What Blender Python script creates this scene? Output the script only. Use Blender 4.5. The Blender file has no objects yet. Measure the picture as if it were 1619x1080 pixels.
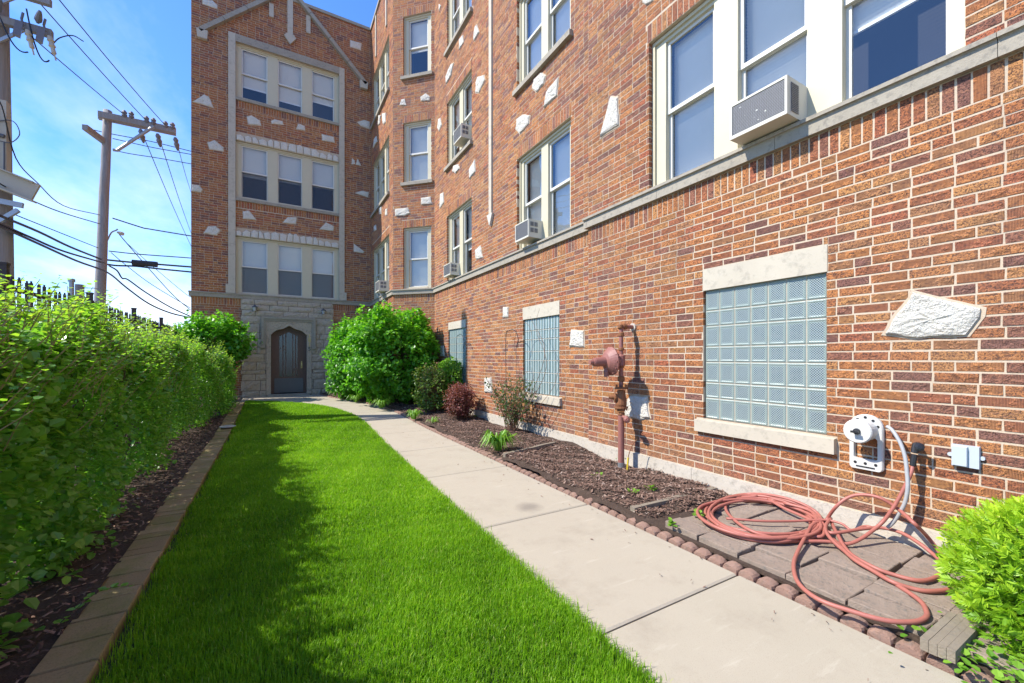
import bpy, math, random
import numpy as np
from mathutils import Vector, Matrix, Quaternion
R = math.radians
rng = np.random.default_rng(7)
random.seed(7)
sc = bpy.context.scene
C = sc.collection

# ------------------------------------------------------------------ camera, sky, sun, exposure
EYE = 1.3
YAW = 29.95
cd = bpy.data.cameras.new('camera'); cam = bpy.data.objects.new('camera', cd); C.objects.link(cam)
cam.location = (0, 0, EYE); cam.rotation_euler = (R(90), 0, R(-YAW))
cd.sensor_width = 36; cd.lens = 655/1619*36; cd.shift_y = 26/1619
cd.clip_start = .02; cd.clip_end = 3000
sc.camera = cam
SUN_DIR = Vector((1, -.31, -1.12)).normalized()          # the way the light travels
SUN_EL = math.asin(-SUN_DIR.z); SUN_AZ = math.atan2(-SUN_DIR.x, -SUN_DIR.y)   # azimuth from +Y towards +X
ld = bpy.data.lights.new('sun', 'SUN'); ld.energy = 3.75; ld.angle = R(.53); ld.color = (1, .95, .87)
sun = bpy.data.objects.new('sun', ld); C.objects.link(sun)
sun.rotation_euler = SUN_DIR.to_track_quat('-Z', 'Y').to_euler(); sun.location = (-20, 6, 22)
sc.view_settings.view_transform = 'Standard'; sc.view_settings.look = 'None'
sc.view_settings.gamma = 1; sc.view_settings.use_curve_mapping = False
sc.view_settings.exposure = 1.06
w = bpy.data.worlds.new('World'); sc.world = w; w.use_nodes = True

# ------------------------------------------------------------------ node helper
class NT:
    def __init__(s, tree): s.t = tree; s.n = tree.nodes; s.l = tree.links
    def __call__(s, typ, ins=None, out=0, **kw):
        n = s.n.new(typ)
        for k, v in kw.items(): setattr(n, k, v)
        for k, v in (ins or {}).items():
            if isinstance(v, bpy.types.NodeSocket): s.l.new(v, n.inputs[k])
            else: n.inputs[k].default_value = v
        return n.outputs[out] if out is not None else n
    def m(s, op, a, b=0., c=None):
        i = {0: a, 1: b}
        if c is not None: i[2] = c
        return s('ShaderNodeMath', i, operation=op)
    def vm(s, op, a, b=(0, 0, 0)):
        return s('ShaderNodeVectorMath', {0: a, 1: b}, operation=op)
    def mix(s, f, a, b, mode='MIX'):
        n = s.n.new('ShaderNodeMix'); n.data_type = 'RGBA'; n.blend_type = mode
        for k, v in ((0, f), (6, a), (7, b)):
            if isinstance(v, bpy.types.NodeSocket): s.l.new(v, n.inputs[k])
            else: n.inputs[k].default_value = v if k == 0 else (tuple(v)+(1,) if len(v) == 3 else v)
        return n.outputs[2]
    def ramp(s, f, stops, interp='LINEAR'):
        n = s.n.new('ShaderNodeValToRGB'); s.l.new(f, n.inputs[0]); r = n.color_ramp; r.interpolation = interp
        while len(r.elements) < len(stops): r.elements.new(.5)
        for e, (p, c) in zip(r.elements, stops):
            e.position = p; e.color = (c, c, c, 1) if isinstance(c, (int, float)) else tuple(c)+(1,)
        return n.outputs[0]
    def noise(s, vec, scale, detail=3., rough=.55, out=0):
        return s('ShaderNodeTexNoise', {'Vector': vec, 'Scale': scale, 'Detail': detail, 'Roughness': rough}, out=out)
    def bump(s, h, strength=.5, dist=.01):
        return s('ShaderNodeBump', {'Height': h, 'Strength': strength, 'Distance': dist})

# sky
g = NT(w.node_tree); g.n.clear()
sky = g('ShaderNodeTexSky', sky_type='NISHITA', sun_disc=False, sun_elevation=SUN_EL, sun_rotation=SUN_AZ,
        air_density=1.0, dust_density=.2, ozone_density=3.2)
tc = g('ShaderNodeTexCoord', out=None).outputs['Generated']
sep = g('ShaderNodeSeparateXYZ', {0: tc}, out=None)
zz = g.m('MAXIMUM', sep.outputs[2], .03)
inv = g.m('DIVIDE', 1., g.m('ADD', zz, .12))
cp = g('ShaderNodeCombineXYZ', {0: g.m('MULTIPLY', sep.outputs[0], inv), 1: g.m('MULTIPLY', sep.outputs[1], inv), 2: 0.})
cpr = g('ShaderNodeMapping', {'Vector': cp, 'Rotation': (0, 0, R(35)), 'Scale': (1., .55, 1)})
n1 = g.noise(cpr, 1.05, 7, .6)
n2 = g.noise(cpr, .35, 3, .5)
cl = g.m('ADD', g.m('MULTIPLY', n1, .6), g.m('MULTIPLY', n2, .4))
low = g.ramp(sep.outputs[2], [(0., 1.), (.12, .85), (.34, .32), (.58, .0)])
cf = g.ramp(g.m('ADD', cl, g.m('MULTIPLY', low, .17)), [(.575, 0.), (.66, .24), (.79, .72)])
skyb = g.mix(1., sky, (.47, .73, 1.10), 'MULTIPLY')
mixc = g.mix(cf, skyb, (5.2, 5.4, 5.7))
bg = g('ShaderNodeBackground', {'Color': mixc, 'Strength': .145})
g('ShaderNodeOutputWorld', {'Surface': bg}, out=None)

# ------------------------------------------------------------------ materials
MATS = {}
def material(name):
    def deco(fn):
        m = bpy.data.materials.new(name); m.use_nodes = True
        t = NT(m.node_tree); t.n.clear()
        sh = fn(t)
        t('ShaderNodeOutputMaterial', {'Surface': sh}, out=None)
        MATS[name] = m
        return m
    return deco
def pos(t): return t('ShaderNodeNewGeometry', out=None).outputs['Position']
def princ(t, col, rough=.8, normal=None, **kw):
    i = {'Roughness': rough}
    i['Base Color'] = col if isinstance(col, bpy.types.NodeSocket) else tuple(col)+(1,)
    if normal is not None: i['Normal'] = normal
    for k, v in kw.items(): i[k.replace('_', ' ')] = v
    return t('ShaderNodeBsdfPrincipled', i)

def brick_shader(t, rnd):
    p = pos(t); s = t('ShaderNodeSeparateXYZ', {0: p}, out=None)
    hor = t.m('SUBTRACT', s.outputs[1], s.outputs[0])
    rv = t('ShaderNodeTexWhiteNoise', {'W': rnd}, noise_dimensions='1D', out=None)
    r2 = rv.outputs['Value']
    base = t.ramp(rnd, [(0., (.70, .265, .068)), (.16, (.62, .21, .056)), (.3, (.72, .32, .095)), (.42, (.54, .165, .055)), (.55, (.67, .24, .062)),
                        (.66, (.56, .245, .088)), (.76, (.38, .14, .080)), (.87, (.28, .115, .085)), (.95, (.58, .15, .055))], 'CONSTANT')
    q = t('ShaderNodeCombineXYZ', {0: hor, 1: t.m('MULTIPLY', rnd, 37.), 2: s.outputs[2]})
    nb = t.noise(q, 17, 3, .6)                                   # large mottling in each brick
    nr = t.noise(q, 95, 4, .7)                                   # torn bark grain
    nf = t.noise(q, 420, 2, .6)
    warp = t.m('ADD', hor, t.m('MULTIPLY', nb, .004))
    strp = t.m('SINE', t.m('MULTIPLY', warp, 1150.))
    strp = t.m('MULTIPLY', strp, .5)
    mask = t.ramp(t.m('ADD', nb, t.m('MULTIPLY', t.m('SUBTRACT', r2, .5), .35)), [(.40, 0.), (.52, 1.)])
    h = t.m('ADD', t.m('MULTIPLY', t.m('SUBTRACT', 1., mask), strp), t.m('MULTIPLY', mask, t.m('MULTIPLY', nr, 5.)))
    h = t.m('ADD', h, nf)
    pit = t.m('MULTIPLY', t.ramp(nr, [(.40, 1.), (.52, 0.)]), t.m('MULTIPLY', mask, .9))
    c = t.mix(t.m('MULTIPLY', t.ramp(nb, [(.3, 1.), (.62, 0.)]), .34), base, (.20, .085, .06))
    c = t.mix(t.m('MULTIPLY', t.ramp(nf, [(.5, 0.), (.75, 1.)]), .3), c, (.62, .34, .18))
    sm = t.noise(t('ShaderNodeCombineXYZ', {0: t.m('MULTIPLY', hor, .55), 1: t.m('MULTIPLY', rnd, 91.), 2: s.outputs[2]}), 62, 4, .75)
    c = t.mix(t.ramp(sm, [(.52, 0.), (.62, .66)]), c, (.115, .048, .036))
    c = t.mix(t.ramp(sm, [(.34, .45), (.44, 0.)]), c, (.78, .37, .16))
    c = t.mix(pit, c, (.06, .028, .022))
    c = t.mix(t.m('MULTIPLY', t.m('SUBTRACT', 1., mask), t.ramp(strp, [(.0, .38), (.35, 0.)])), c, (.16, .06, .035))
    foot_tan = t.ramp(t.m('ADD', s.outputs[2], t.m('MULTIPLY', t.noise(p, 2.2, 4, .6), .9)), [(.45, .4), (.95, 0.)]); c = t.mix(foot_tan, c, (.40, .27, .18))  # dull tan mixed in towards the foot of the wall
    big = t.noise(p, .55, 3, .6)
    c = t.mix(t.m('MULTIPLY', t.ramp(big, [(.42, 0.), (.62, 1.)]), .22), c, (.30, .17, .11))
    return princ(t, c, .85, t.bump(h, 1., .0048))
@material('brick_single')
def _(t): return brick_shader(t, t('ShaderNodeObjectInfo', out=None).outputs['Random'])
@material('brick_field')
def _(t): return brick_shader(t, t('ShaderNodeAttribute', attribute_name='rnd', out=None).outputs['Fac'])
@material('mortar')
def _(t):
    p = pos(t); n = t.noise(p, 3., 4, .6); f = t.noise(p, 220, 3, .6)
    c = t.mix(n, (.46, .36, .25), (.58, .465, .33))
    sp = t('ShaderNodeSeparateXYZ', {0: p}, out=None).outputs[2]
    k = t.noise(p, 1.1, 5, .65); c = t.mix(t.ramp(k, [(.5, 0.), (.68, .45)]), c, (.34, .27, .20))
    c = t.mix(t.ramp(t.noise(p, 26, 3, .6), [(.5, 0.), (.7, .35)]), c, (.36, .27, .19))
    return princ(t, c, .95, t.bump(f, .7, .004))
def stone_like(name, a, b, scale=3., stain=.0, bs=.5, bd=.01, fine=90., rough=.9):
    @material(name)
    def _(t):
        p = pos(t); n = t.noise(p, scale, 5, .6); f = t.noise(p, fine, 4, .65); k = t.noise(p, scale*5, 4, .7)
        c = t.mix(n, a, b)
        c = t.mix(t.m('MULTIPLY', t.ramp(k, [(.52, 0.), (.7, 1.)]), stain), c, (.16, .145, .12))
        return princ(t, c, rough, t.bump(t.m('ADD', f, t.m('MULTIPLY', k, 1.5)), bs, bd))
stone_like('limestone', (.42, .365, .275), (.53, .47, .36), 2.5, .35, .3, .004)
stone_like('limestone_weathered', (.26, .225, .17), (.39, .345, .265), 4., .7, .5, .006)
stone_like('white_stone', (.66, .61, .50), (.80, .76, .66), 9., .34, .9, .02, 45.)
stone_like('ashlar', (.41, .335, .245), (.56, .47, .35), 2.2, .55, 1., .03, 30.)
stone_like('joint_dark', (.14, .11, .085), (.2, .16, .12))
stone_like('concrete_ledge', (.40, .35, .27), (.56, .50, .41), 4., .55, .5, .006)
stone_like('scallop', (.24, .135, .095), (.36, .225, .165), 6., .5, 1., .006, 170.)
stone_like('paver', (.20, .145, .105), (.37, .29, .225), 7., .9, 1., .006, 160.)
stone_like('timber_grey', (.15, .12, .085), (.30, .25, .18), 8., .5, .6, .006)
stone_like('bounce_ground', (.24, .22, .19), (.34, .31, .27), .4, .3, .5, .01)  # outer ground, lightened and warmed to bounce light into the shade
@material('edging_paver')
def _(t):
    p = pos(t); n = t.noise(p, 4, 5, .65); f = t.noise(p, 130, 3, .6); r = t('ShaderNodeObjectInfo', out=None).outputs['Random']
    c = t.mix(r, (.29, .205, .095), (.39, .29, .15)); c = t.mix(t.ramp(n, [(.42, 0.), (.62, .8)]), c, (.20, .19, .05)); c = t.mix(t.ramp(f, [(.5, 0.), (.7, .5)]), c, (.12, .08, .05))
    return princ(t, c, .9, t.bump(f, .6, .004))
@material('sidewalk')
def _(t):
    p = pos(t); n = t.noise(p, 1.3, 4, .6); f = t.noise(p, 330, 2, .6); s = t.noise(p, 5, 5, .7); r = t('ShaderNodeObjectInfo', out=None).outputs['Random']
    c = t.mix(n, (.345, .305, .225), (.41, .365, .275)); c = t.mix(t.m('MULTIPLY', r, .3), c, (.42, .36, .28))
    c = t.mix(t.ramp(f, [(.5, 0.), (.72, .45)]), c, (.25, .2, .15)); c = t.mix(t.ramp(s, [(.58, 0.), (.78, .3)]), c, (.26, .21, .15))
    v = t('ShaderNodeTexVoronoi', {'Vector': p, 'Scale': 150.}, out=0)
    st = t.noise(p, 2.3, 6, .72); c = t.mix(t.ramp(st, [(.52, 0.), (.60, .16), (.70, .42)]), c, (.25, .205, .15))
    dk = t('ShaderNodeVectorMath', {0: p, 1: (1.93, 3.05, 0.)}, operation='DISTANCE', out='Value')
    c = t.mix(t.ramp(t.m('ADD', dk, t.m('MULTIPLY', t.m('SUBTRACT', st, .5), .25)), [(.02, .55), (.13, 0.)]), c, (.13, .11, .09))
    sc2 = t.noise(t('ShaderNodeMapping', {'Vector': p, 'Scale': (1, 7, 1), 'Rotation': (0, 0, .7)}), 3., 4, .6); c = t.mix(t.ramp(sc2, [(.60, 0.), (.72, .22)]), c, (.58, .53, .43))
    c = t.mix(t.ramp(v, [(.10, .5), (.2, 0.)]), c, (.16, .12, .09))
    return princ(t, c, .9, t.bump(f, .35, .0025))
@material('soil')
def _(t):
    p = pos(t); n = t.noise(p, 30, 5, .7); f = t.noise(p, 9, 4, .6)
    c = t.mix(n, (.028, .017, .010), (.10, .06, .038)); c = t.mix(t.ramp(f, [(.5, 0.), (.7, .6)]), c, (.10, .065, .045))
    return princ(t, c, .95, t.bump(n, 1., .03))
@material('lawn_soil')
def _(t):
    p = pos(t); n = t.noise(p, 60, 4, .7)
    return princ(t, t.mix(n, (.02, .04, .008), (.05, .085, .02)), .95, t.bump(n, 1., .02))
@material('chips')
def _(t):
    a = t('ShaderNodeAttribute', attribute_name='rnd', out=None).outputs['Fac']; n = t.noise(pos(t), 90, 3, .6)
    c = t.ramp(a, [(0., (.085, .045, .028)), (.35, (.18, .10, .066)), (.6, (.29, .175, .12)), (.82, (.40, .28, .21)), (1., (.55, .45, .37))])
    c = t.mix(t.m('MULTIPLY', n, .5), c, (.06, .034, .026))
    return princ(t, c, .85, t.bump(n, .6, .004))
def leaf_mat(name, stops, trans=.45, rough=.42, gloss=.35):
    @material(name)
    def _(t):
        a = t('ShaderNodeAttribute', attribute_name='rnd', out=None).outputs['Fac']
        o = t('ShaderNodeObjectInfo', out=None).outputs['Random']
        n = t.noise(pos(t), 25, 2, .5)
        k = t.m('ADD', a, t.m('MULTIPLY', t.m('SUBTRACT', n, .5), .35))
        c = t.ramp(k, stops)
        d = princ(t, c, rough, None, Specular_IOR_Level=gloss)
        tr = t('ShaderNodeBsdfTranslucent', {'Color': t.mix(1., c, (1.25, 1.35, .55), 'MULTIPLY')})
        return t('ShaderNodeMixShader', {0: trans, 1: d, 2: tr})
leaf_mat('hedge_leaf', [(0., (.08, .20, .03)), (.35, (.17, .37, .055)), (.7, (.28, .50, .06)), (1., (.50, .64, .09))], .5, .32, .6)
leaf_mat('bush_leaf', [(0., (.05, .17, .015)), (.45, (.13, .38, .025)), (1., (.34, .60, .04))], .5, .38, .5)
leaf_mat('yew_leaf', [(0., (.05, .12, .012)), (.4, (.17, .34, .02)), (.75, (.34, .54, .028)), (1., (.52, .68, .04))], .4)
leaf_mat('grass_blade', [(0., (.10, .23, .010)), (.5, (.22, .43, .016)), (.9, (.37, .57, .03)), (1., (.55, .57, .18))], .5, .5, .3)
leaf_mat('lily_leaf', [(0., (.09, .24, .02)), (1., (.26, .46, .05))], .4)
leaf_mat('barberry_leaf', [(0., (.09, .10, .03)), (.3, (.16, .05, .045)), (1., (.34, .12, .10))], .35)
leaf_mat('privet_leaf', [(0., (.06, .13, .02)), (.6, (.14, .24, .04)), (.85, (.33, .22, .10)), (1., (.42, .2, .12))], .35)
leaf_mat('rose_leaf', [(0., (.04, .09, .03)), (.6, (.09, .17, .05)), (.85, (.2, .16, .07)), (1., (.3, .13, .07))], .35)
def plain(name, col, rough=.5, metal=0., spec=.5, nscale=12., var=.25, bump=.1):
    @material(name)
    def _(t):
        p = pos(t); n = t.noise(p, nscale, 4, .6)
        dk = tuple(x*(1-var) for x in col); c = t.mix(n, dk, col)
        return princ(t, c, rough, t.bump(n, bump, .004), Metallic=metal, Specular_IOR_Level=spec)
plain('cream_paint', (.55, .495, .335), .5, nscale=6., var=.12)
plain('white_paint', (.62, .60, .52), .45, nscale=6., var=.1)
plain('blind_white', (.80, .80, .78), .6, var=.05)
plain('room_dark', (.035, .035, .042), .9)
plain('bark', (.13, .085, .05), .9, nscale=60., var=.5, bump=.8)
plain('young_shoot', (.36, .27, .12), .8, nscale=60., var=.3)
plain('twig_red', (.20, .09, .05), .85, nscale=60., var=.4)
plain('cane', (.24, .13, .08), .85, nscale=60., var=.4)
plain('hose_red', (.40, .135, .10), .5, nscale=40., var=.2)
plain('hose_grey', (.40, .40, .39), .5, nscale=40., var=.2)
plain('black_rubber', (.02, .02, .022), .45)
plain('pipe_paint', (.33, .13, .10), .55, nscale=30., var=.35, bump=.3)
plain('rust', (.30, .12, .045), .85, nscale=70., var=.5, bump=.5)
plain('plastic_white', (.60, .58, .52), .4, var=.08)
plain('box_grey', (.46, .50, .53), .45, var=.06)
plain('saucer_grey', (.50, .49, .46), .5, var=.1)  # the saucer's own pale grey
plain('metal_grey', (.34, .35, .35), .4, .5)
plain('ac_case', (.58, .55, .45), .45, nscale=9., var=.12)
plain('ac_grille', (.25, .25, .255), .6, .2, nscale=50., var=.4)
plain('brass', (.62, .48, .2), .4, .6)
plain('dark_metal', (.09, .10, .11), .45, .3)
plain('door_wood', (.15, .075, .042), .5, nscale=14., var=.4, bump=.2)
plain('door_kick', (.11, .11, .11), .4, nscale=7., var=.3)
plain('fence_paint', (.045, .026, .020), .6, nscale=30., var=.3)
plain('wire', (.02, .02, .022), .5)
plain('wire_grey', (.10, .10, .105), .5)
plain('insulator', (.16, .16, .18), .35)
plain('steel_beige', (.48, .42, .31), .55, nscale=5., var=.15)
plain('galvanised', (.42, .44, .46), .45, .4, nscale=20.)
plain('lamp_glass', (.45, .47, .48), .2)
plain('yellow', (.75, .55, .04), .5)
plain('orange_red', (.75, .10, .03), .5)
plain('roof_felt', (.12, .12, .12), .9)
@material('pole_wood')
def _(t):
    p = pos(t); q = t('ShaderNodeMapping', {'Vector': p, 'Scale': (14, 14, .8)})
    n = t.noise(q, 2.2, 5, .65); b = t.noise(p, 1.1, 3, .5)
    c = t.mix(n, (.15, .14, .13), (.36, .345, .33)); c = t.mix(t.ramp(b, [(.48, 0.), (.68, .5)]), c, (.27, .20, .13))
    return princ(t, c, .9, t.bump(n, .8, .01))
@material('window_glass')
def _(t):
    n = t.noise(pos(t), 1.4, 2, .5)
    fc = t('ShaderNodeLayerWeight', {'Blend': .5}, out=None).outputs['Facing']
    f = t.m('ADD', .09, t.m('MULTIPLY', t.m('POWER', fc, 3.), .75))
    gl = t('ShaderNodeBsdfGlossy', {'Color': (1, 1, 1, 1), 'Roughness': .015, 'Normal': t.bump(n, .07, .05)})
    tr = t('ShaderNodeBsdfTransparent', {'Color': (.90, .92, .91, 1)})
    return t('ShaderNodeMixShader', {0: f, 1: tr, 2: gl})
@material('door_glass')
def _(t):
    fc = t('ShaderNodeLayerWeight', {'Blend': .5}, out=None).outputs['Facing']
    gl = t('ShaderNodeBsdfGlossy', {'Color': (.9, .95, 1, 1), 'Roughness': .12})
    tr = t('ShaderNodeBsdfTransparent', {'Color': (.5, .52, .5, 1)})
    return t('ShaderNodeMixShader', {0: t.m('ADD', .06, t.m('MULTIPLY', t.m('POWER', fc, 3.), .7)), 1: tr, 2: gl})
@material('insect_screen')
def _(t):
    d = princ(t, (.05, .055, .065), .8); tr = t('ShaderNodeBsdfTransparent', {'Color': (1, 1, 1, 1)})
    return t('ShaderNodeMixShader', {0: .5, 1: tr, 2: d})
@material('glass_block')
def _(t):
    u = t('ShaderNodeTexCoord', out=None).outputs['Generated']; s = t('ShaderNodeSeparateXYZ', {0: u}, out=None)
    p = pos(t); sp = t('ShaderNodeSeparateXYZ', {0: p}, out=None)
    a = t.m('SINE', t.m('MULTIPLY', t.m('ADD', sp.outputs[1], sp.outputs[2]), 330.)); b = t.m('SINE', t.m('MULTIPLY', t.m('SUBTRACT', sp.outputs[1], sp.outputs[2]), 330.))
    lat = t.m('MAXIMUM', a, b)
    ex = t.m('ABSOLUTE', t.m('SUBTRACT', s.outputs[1], .5)); ez = t.m('ABSOLUTE', t.m('SUBTRACT', s.outputs[2], .5))
    edge = t.ramp(t.m('MAXIMUM', ex, ez), [(.30, 0.), (.40, 1.)])
    n = t.noise(p, 5., 3, .6); fine = t.noise(p, 60., 2, .6)
    c = t.mix(n, (.03, .052, .055), (.09, .13, .125))
    c = t.mix(t.m('MULTIPLY', t.ramp(lat, [(.60, 0.), (.95, 1.)]), .85), c, (.43, .48, .46))  # diamond lattice of the glass, its sparkle put into the pale colour
    c = t.mix(t.m('MULTIPLY', edge, .8), c, (.25, .305, .265))
    h = t.m('ADD', t.m('MULTIPLY', lat, .6), fine)
    return princ(t, c, .22, t.bump(h, .5, .003), Specular_IOR_Level=.5)
@material('block_ribbed')
def _(t):
    u = t('ShaderNodeTexCoord', out=None).outputs['Generated']; s = t('ShaderNodeSeparateXYZ', {0: u}, out=None)
    n = t.noise(pos(t), 7., 3, .6)
    r = t.m('SINE', t.m('MULTIPLY', s.outputs[1], 12.6))
    c = t.mix(n, (.08, .13, .13), (.17, .24, .23)); c = t.mix(t.ramp(r, [(.0, 0.), (.8, .75)]), c, (.50, .56, .53))
    return princ(t, c, .22, t.bump(r, .4, .006), Specular_IOR_Level=.5)
M = MATS

# ------------------------------------------------------------------ mesh helpers
class MB:
    def __init__(s): s.v = []; s.f = []; s.a = []; s.cur = 0.
    def add(s, vs, fs, a=None):
        o = len(s.v); s.v += [tuple(x) for x in vs]; s.f += [tuple(i+o for i in f) for f in fs]
        s.a += [s.cur if a is None else a]*len(fs); return s
    def box(s, c, d, rot=None, a=None):
        hx, hy, hz = d[0]/2, d[1]/2, d[2]/2
        vs = [Vector((x, y, z)) for x in (-hx, hx) for y in (-hy, hy) for z in (-hz, hz)]
        if rot is not None: vs = [rot @ v for v in vs]
        c = Vector(c)
        return s.add([v+c for v in vs], [(0, 1, 3, 2), (4, 6, 7, 5), (0, 4, 5, 1), (2, 3, 7, 6), (0, 2, 6, 4), (1, 5, 7, 3)], a)
    def bounds(s, a, b): return s.box([(p+q)/2 for p, q in zip(a, b)], [abs(q-p) for p, q in zip(a, b)])
    def beam(s, p, q, wd, ht, up=(0, 0, 1)):
        p, q = Vector(p), Vector(q); d = (q-p).normalized(); up = Vector(up)
        x = d.cross(up); x = (x if x.length > 1e-4 else d.cross(Vector((1, 0, 0)))).normalized(); y = x.cross(d)
        vs = [e + x*i*wd/2 + y*j*ht/2 for e in (p, q) for i, j in ((-1, -1), (1, -1), (1, 1), (-1, 1))]
        return s.add(vs, [(0, 3, 2, 1), (4, 5, 6, 7), (0, 1, 5, 4), (1, 2, 6, 5), (2, 3, 7, 6), (3, 0, 4, 7)])
    def cyl(s, p, q, r, r2=None, n=12):
        return s.lathe(p, Vector(q)-Vector(p), [(0, r), (1, r if r2 is None else r2)], n, True)
    def lathe(s, p, ax, prof, n=16, rel=False):
        p, ax = Vector(p), Vector(ax); L = ax.length; d = ax/L
        x = d.orthogonal().normalized(); y = d.cross(x)
        vs = []; fs = []
        for h, r in prof:
            c = p + d*(h*L if rel else h)
            vs += [c + (x*math.cos(i*2*math.pi/n)+y*math.sin(i*2*math.pi/n))*r for i in range(n)]
        for k in range(len(prof)-1):
            for i in range(n):
                j = (i+1) % n; fs.append((k*n+i, k*n+j, (k+1)*n+j, (k+1)*n+i))
        fs.append(tuple(range(n-1, -1, -1))); fs.append(tuple((len(prof)-1)*n+i for i in range(n)))
        return s.add(vs, fs)
    def tube(s, pts, r, n=8, r1=None):
        pts = [Vector(p) for p in pts]; vs = []; fs = []; u = None
        for i, p in enumerate(pts):
            d = (pts[min(i+1, len(pts)-1)]-pts[max(i-1, 0)])
            d = d.normalized() if d.length > 1e-9 else Vector((0, 0, 1))
            if u is None: u = d.orthogonal().normalized()
            u = (u-d*u.dot(d)); u = u.normalized() if u.length > 1e-6 else d.orthogonal().normalized()
            v = d.cross(u); rr = r if r1 is None else r+(r1-r)*i/(len(pts)-1)
            vs += [p+(u*math.cos(k*2*math.pi/n)+v*math.sin(k*2*math.pi/n))*rr for k in range(n)]
        for i in range(len(pts)-1):
            for k in range(n):
                j = (k+1) % n; fs.append((i*n+k, i*n+j, (i+1)*n+j, (i+1)*n+k))
        fs.append(tuple(range(n-1, -1, -1))); fs.append(tuple((len(pts)-1)*n+k for k in range(n)))
        return s.add(vs, fs)
    def prism(s, poly, ext, taper=1., lift=None):
        """polygon of 3-D points pushed along ext; the front face may shrink (taper)"""
        poly = [Vector(p) for p in poly]; n = len(poly); c = sum(poly, Vector())/n; ext = Vector(ext)
        top = [c+(p-c)*taper+ext for p in poly]
        vs = poly+top
        fs = [tuple(range(n-1, -1, -1))]+[(i, (i+1) % n, n+(i+1) % n, n+i) for i in range(n)]
        if lift is None: fs.append(tuple(range(n, 2*n)))
        else:
            vs.append(c+ext*(1+lift)); fs += [(n+i, n+(i+1) % n, 2*n) for i in range(n)]
        return s.add(vs, fs)
    def build(s, name, mat, parent=None, smooth=False, **props):
        me = bpy.data.meshes.new(name); me.from_pydata(s.v, [], s.f)
        if any(s.a):
            at = me.attributes.new('rnd', 'FLOAT', 'FACE'); at.data.foreach_set('value', np.array(s.a, dtype=np.float32))
        if smooth: me.polygons.foreach_set('use_smooth', [True]*len(me.polygons))
        me.materials.append(M[mat] if isinstance(mat, str) else mat)
        return link(name, me, parent, **props)
def off(o):
    v = Vector((0, 0, 0))
    while o is not None: v = v+o.location; o = o.parent
    return v
def link(name, me, parent=None, loc=None, **props):
    o = bpy.data.objects.new(name, me); C.objects.link(o)
    if parent is not None:
        o.parent = parent; root = parent
        while root.parent: root = root.parent
        # meshes are written in world coordinates: undo the thing's own offset once
        if parent.parent is None and parent.type == 'EMPTY': o.matrix_parent_inverse = Matrix.Translation(-parent.location)
    if loc is not None: o.location = loc
    for k, v in props.items(): o[k] = v
    return o
def thing(name, label, cat, loc=(0, 0, 0), group=None):
    o = bpy.data.objects.new(name, None); C.objects.link(o); o.location = loc; o.empty_display_size = .1
    return tag(o, label, cat, group)
def tag(o, label, cat, group=None):
    o['label'] = label; o['category'] = cat
    if group: o['group'] = group
    return o
def npmesh(name, V, F, mat, parent=None, rnd=None, smooth=False, **props):
    """V (n,3), F (m,k) with uniform k, rnd per face"""
    me = bpy.data.meshes.new(name); V = np.asarray(V, np.float32); F = np.asarray(F, np.int32); k = F.shape[1]
    me.vertices.add(len(V)); me.vertices.foreach_set('co', V.ravel())
    me.loops.add(F.size); me.loops.foreach_set('vertex_index', F.ravel())
    me.polygons.add(len(F)); me.polygons.foreach_set('loop_start', np.arange(len(F), dtype=np.int32)*k)
    me.polygons.foreach_set('use_smooth', np.full(len(F), bool(smooth)))
    me.update(calc_edges=True)
    if rnd is not None:
        at = me.attributes.new('rnd', 'FLOAT', 'FACE'); at.data.foreach_set('value', np.asarray(rnd, np.float32))
    me.materials.append(M[mat]); return link(name, me, parent, **props)
LEAF_T = np.array([(0, 0, 0), (.26, .44, .09), (.68, .37, .07), (1, 0, -.06), (.68, -.37, .07), (.26, -.44, .09)])
LEAF_F = np.array([(0, 3, 2, 1), (0, 5, 4, 3)])
LANCE_T = np.array([(0, 0, 0), (.3, .22, .05), (.7, .18, .03), (1, 0, -.08), (.7, -.18, .03), (.3, -.22, .05)])
def unit(a): return a/np.maximum(np.linalg.norm(a, axis=-1, keepdims=True), 1e-9)
def leaves(P, D, N, size, T=LEAF_T):
    """leaf quads at P pointing along D with upper side N"""
    D = unit(D); B = unit(np.cross(N, D)); Nn = np.cross(D, B)
    V = P[:, None, :] + size[:, None, None]*(T[None, :, 0:1]*D[:, None, :]+T[None, :, 1:2]*B[:, None, :]+T[None, :, 2:3]*Nn[:, None, :])
    n = len(P); F = (np.arange(n)[:, None, None]*6+LEAF_F[None]).reshape(-1, 4)
    return V.reshape(-1, 3), F
def smoothpts(pts, k=8):
    """Catmull-Rom through pts"""
    P = [Vector(p) for p in pts]; P = [P[0]*2-P[1]]+P+[P[-1]*2-P[-2]]; out = []
    for i in range(1, len(P)-2):
        for j in range(k):
            t = j/k; a, b, c, d = P[i-1:i+3]
            out.append(.5*((2*b)+(c-a)*t+(2*a-5*b+4*c-d)*t*t+(3*b-a-3*c+d)*t**3))
    out.append(P[-2]); return out
# sight lines of the survey: where a measured direction meets a wall, the facade or the ground
FL = 655.; SY, CY = math.sin(R(YAW)), math.cos(R(YAW))
def ray(px, py):
    u = (px-809.5)/FL; return SY+CY*u, CY-SY*u, (566-py)/FL
def onX(px, py, x):
    a, b, v = ray(px, py); t = x/a; return Vector((x, t*b, EYE+v*t))
def onY(px, py, y):
    a, b, v = ray(px, py); t = y/b; return Vector((t*a, y, EYE+v*t))
def onZ(px, py, z=0.):
    a, b, v = ray(px, py); t = (z-EYE)/v; return Vector((t*a, t*b, z))
def ramp_z(y):
    t = min(max((y-7)/6, 0), 1); return .15*t*t*(3-2*t)

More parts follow.
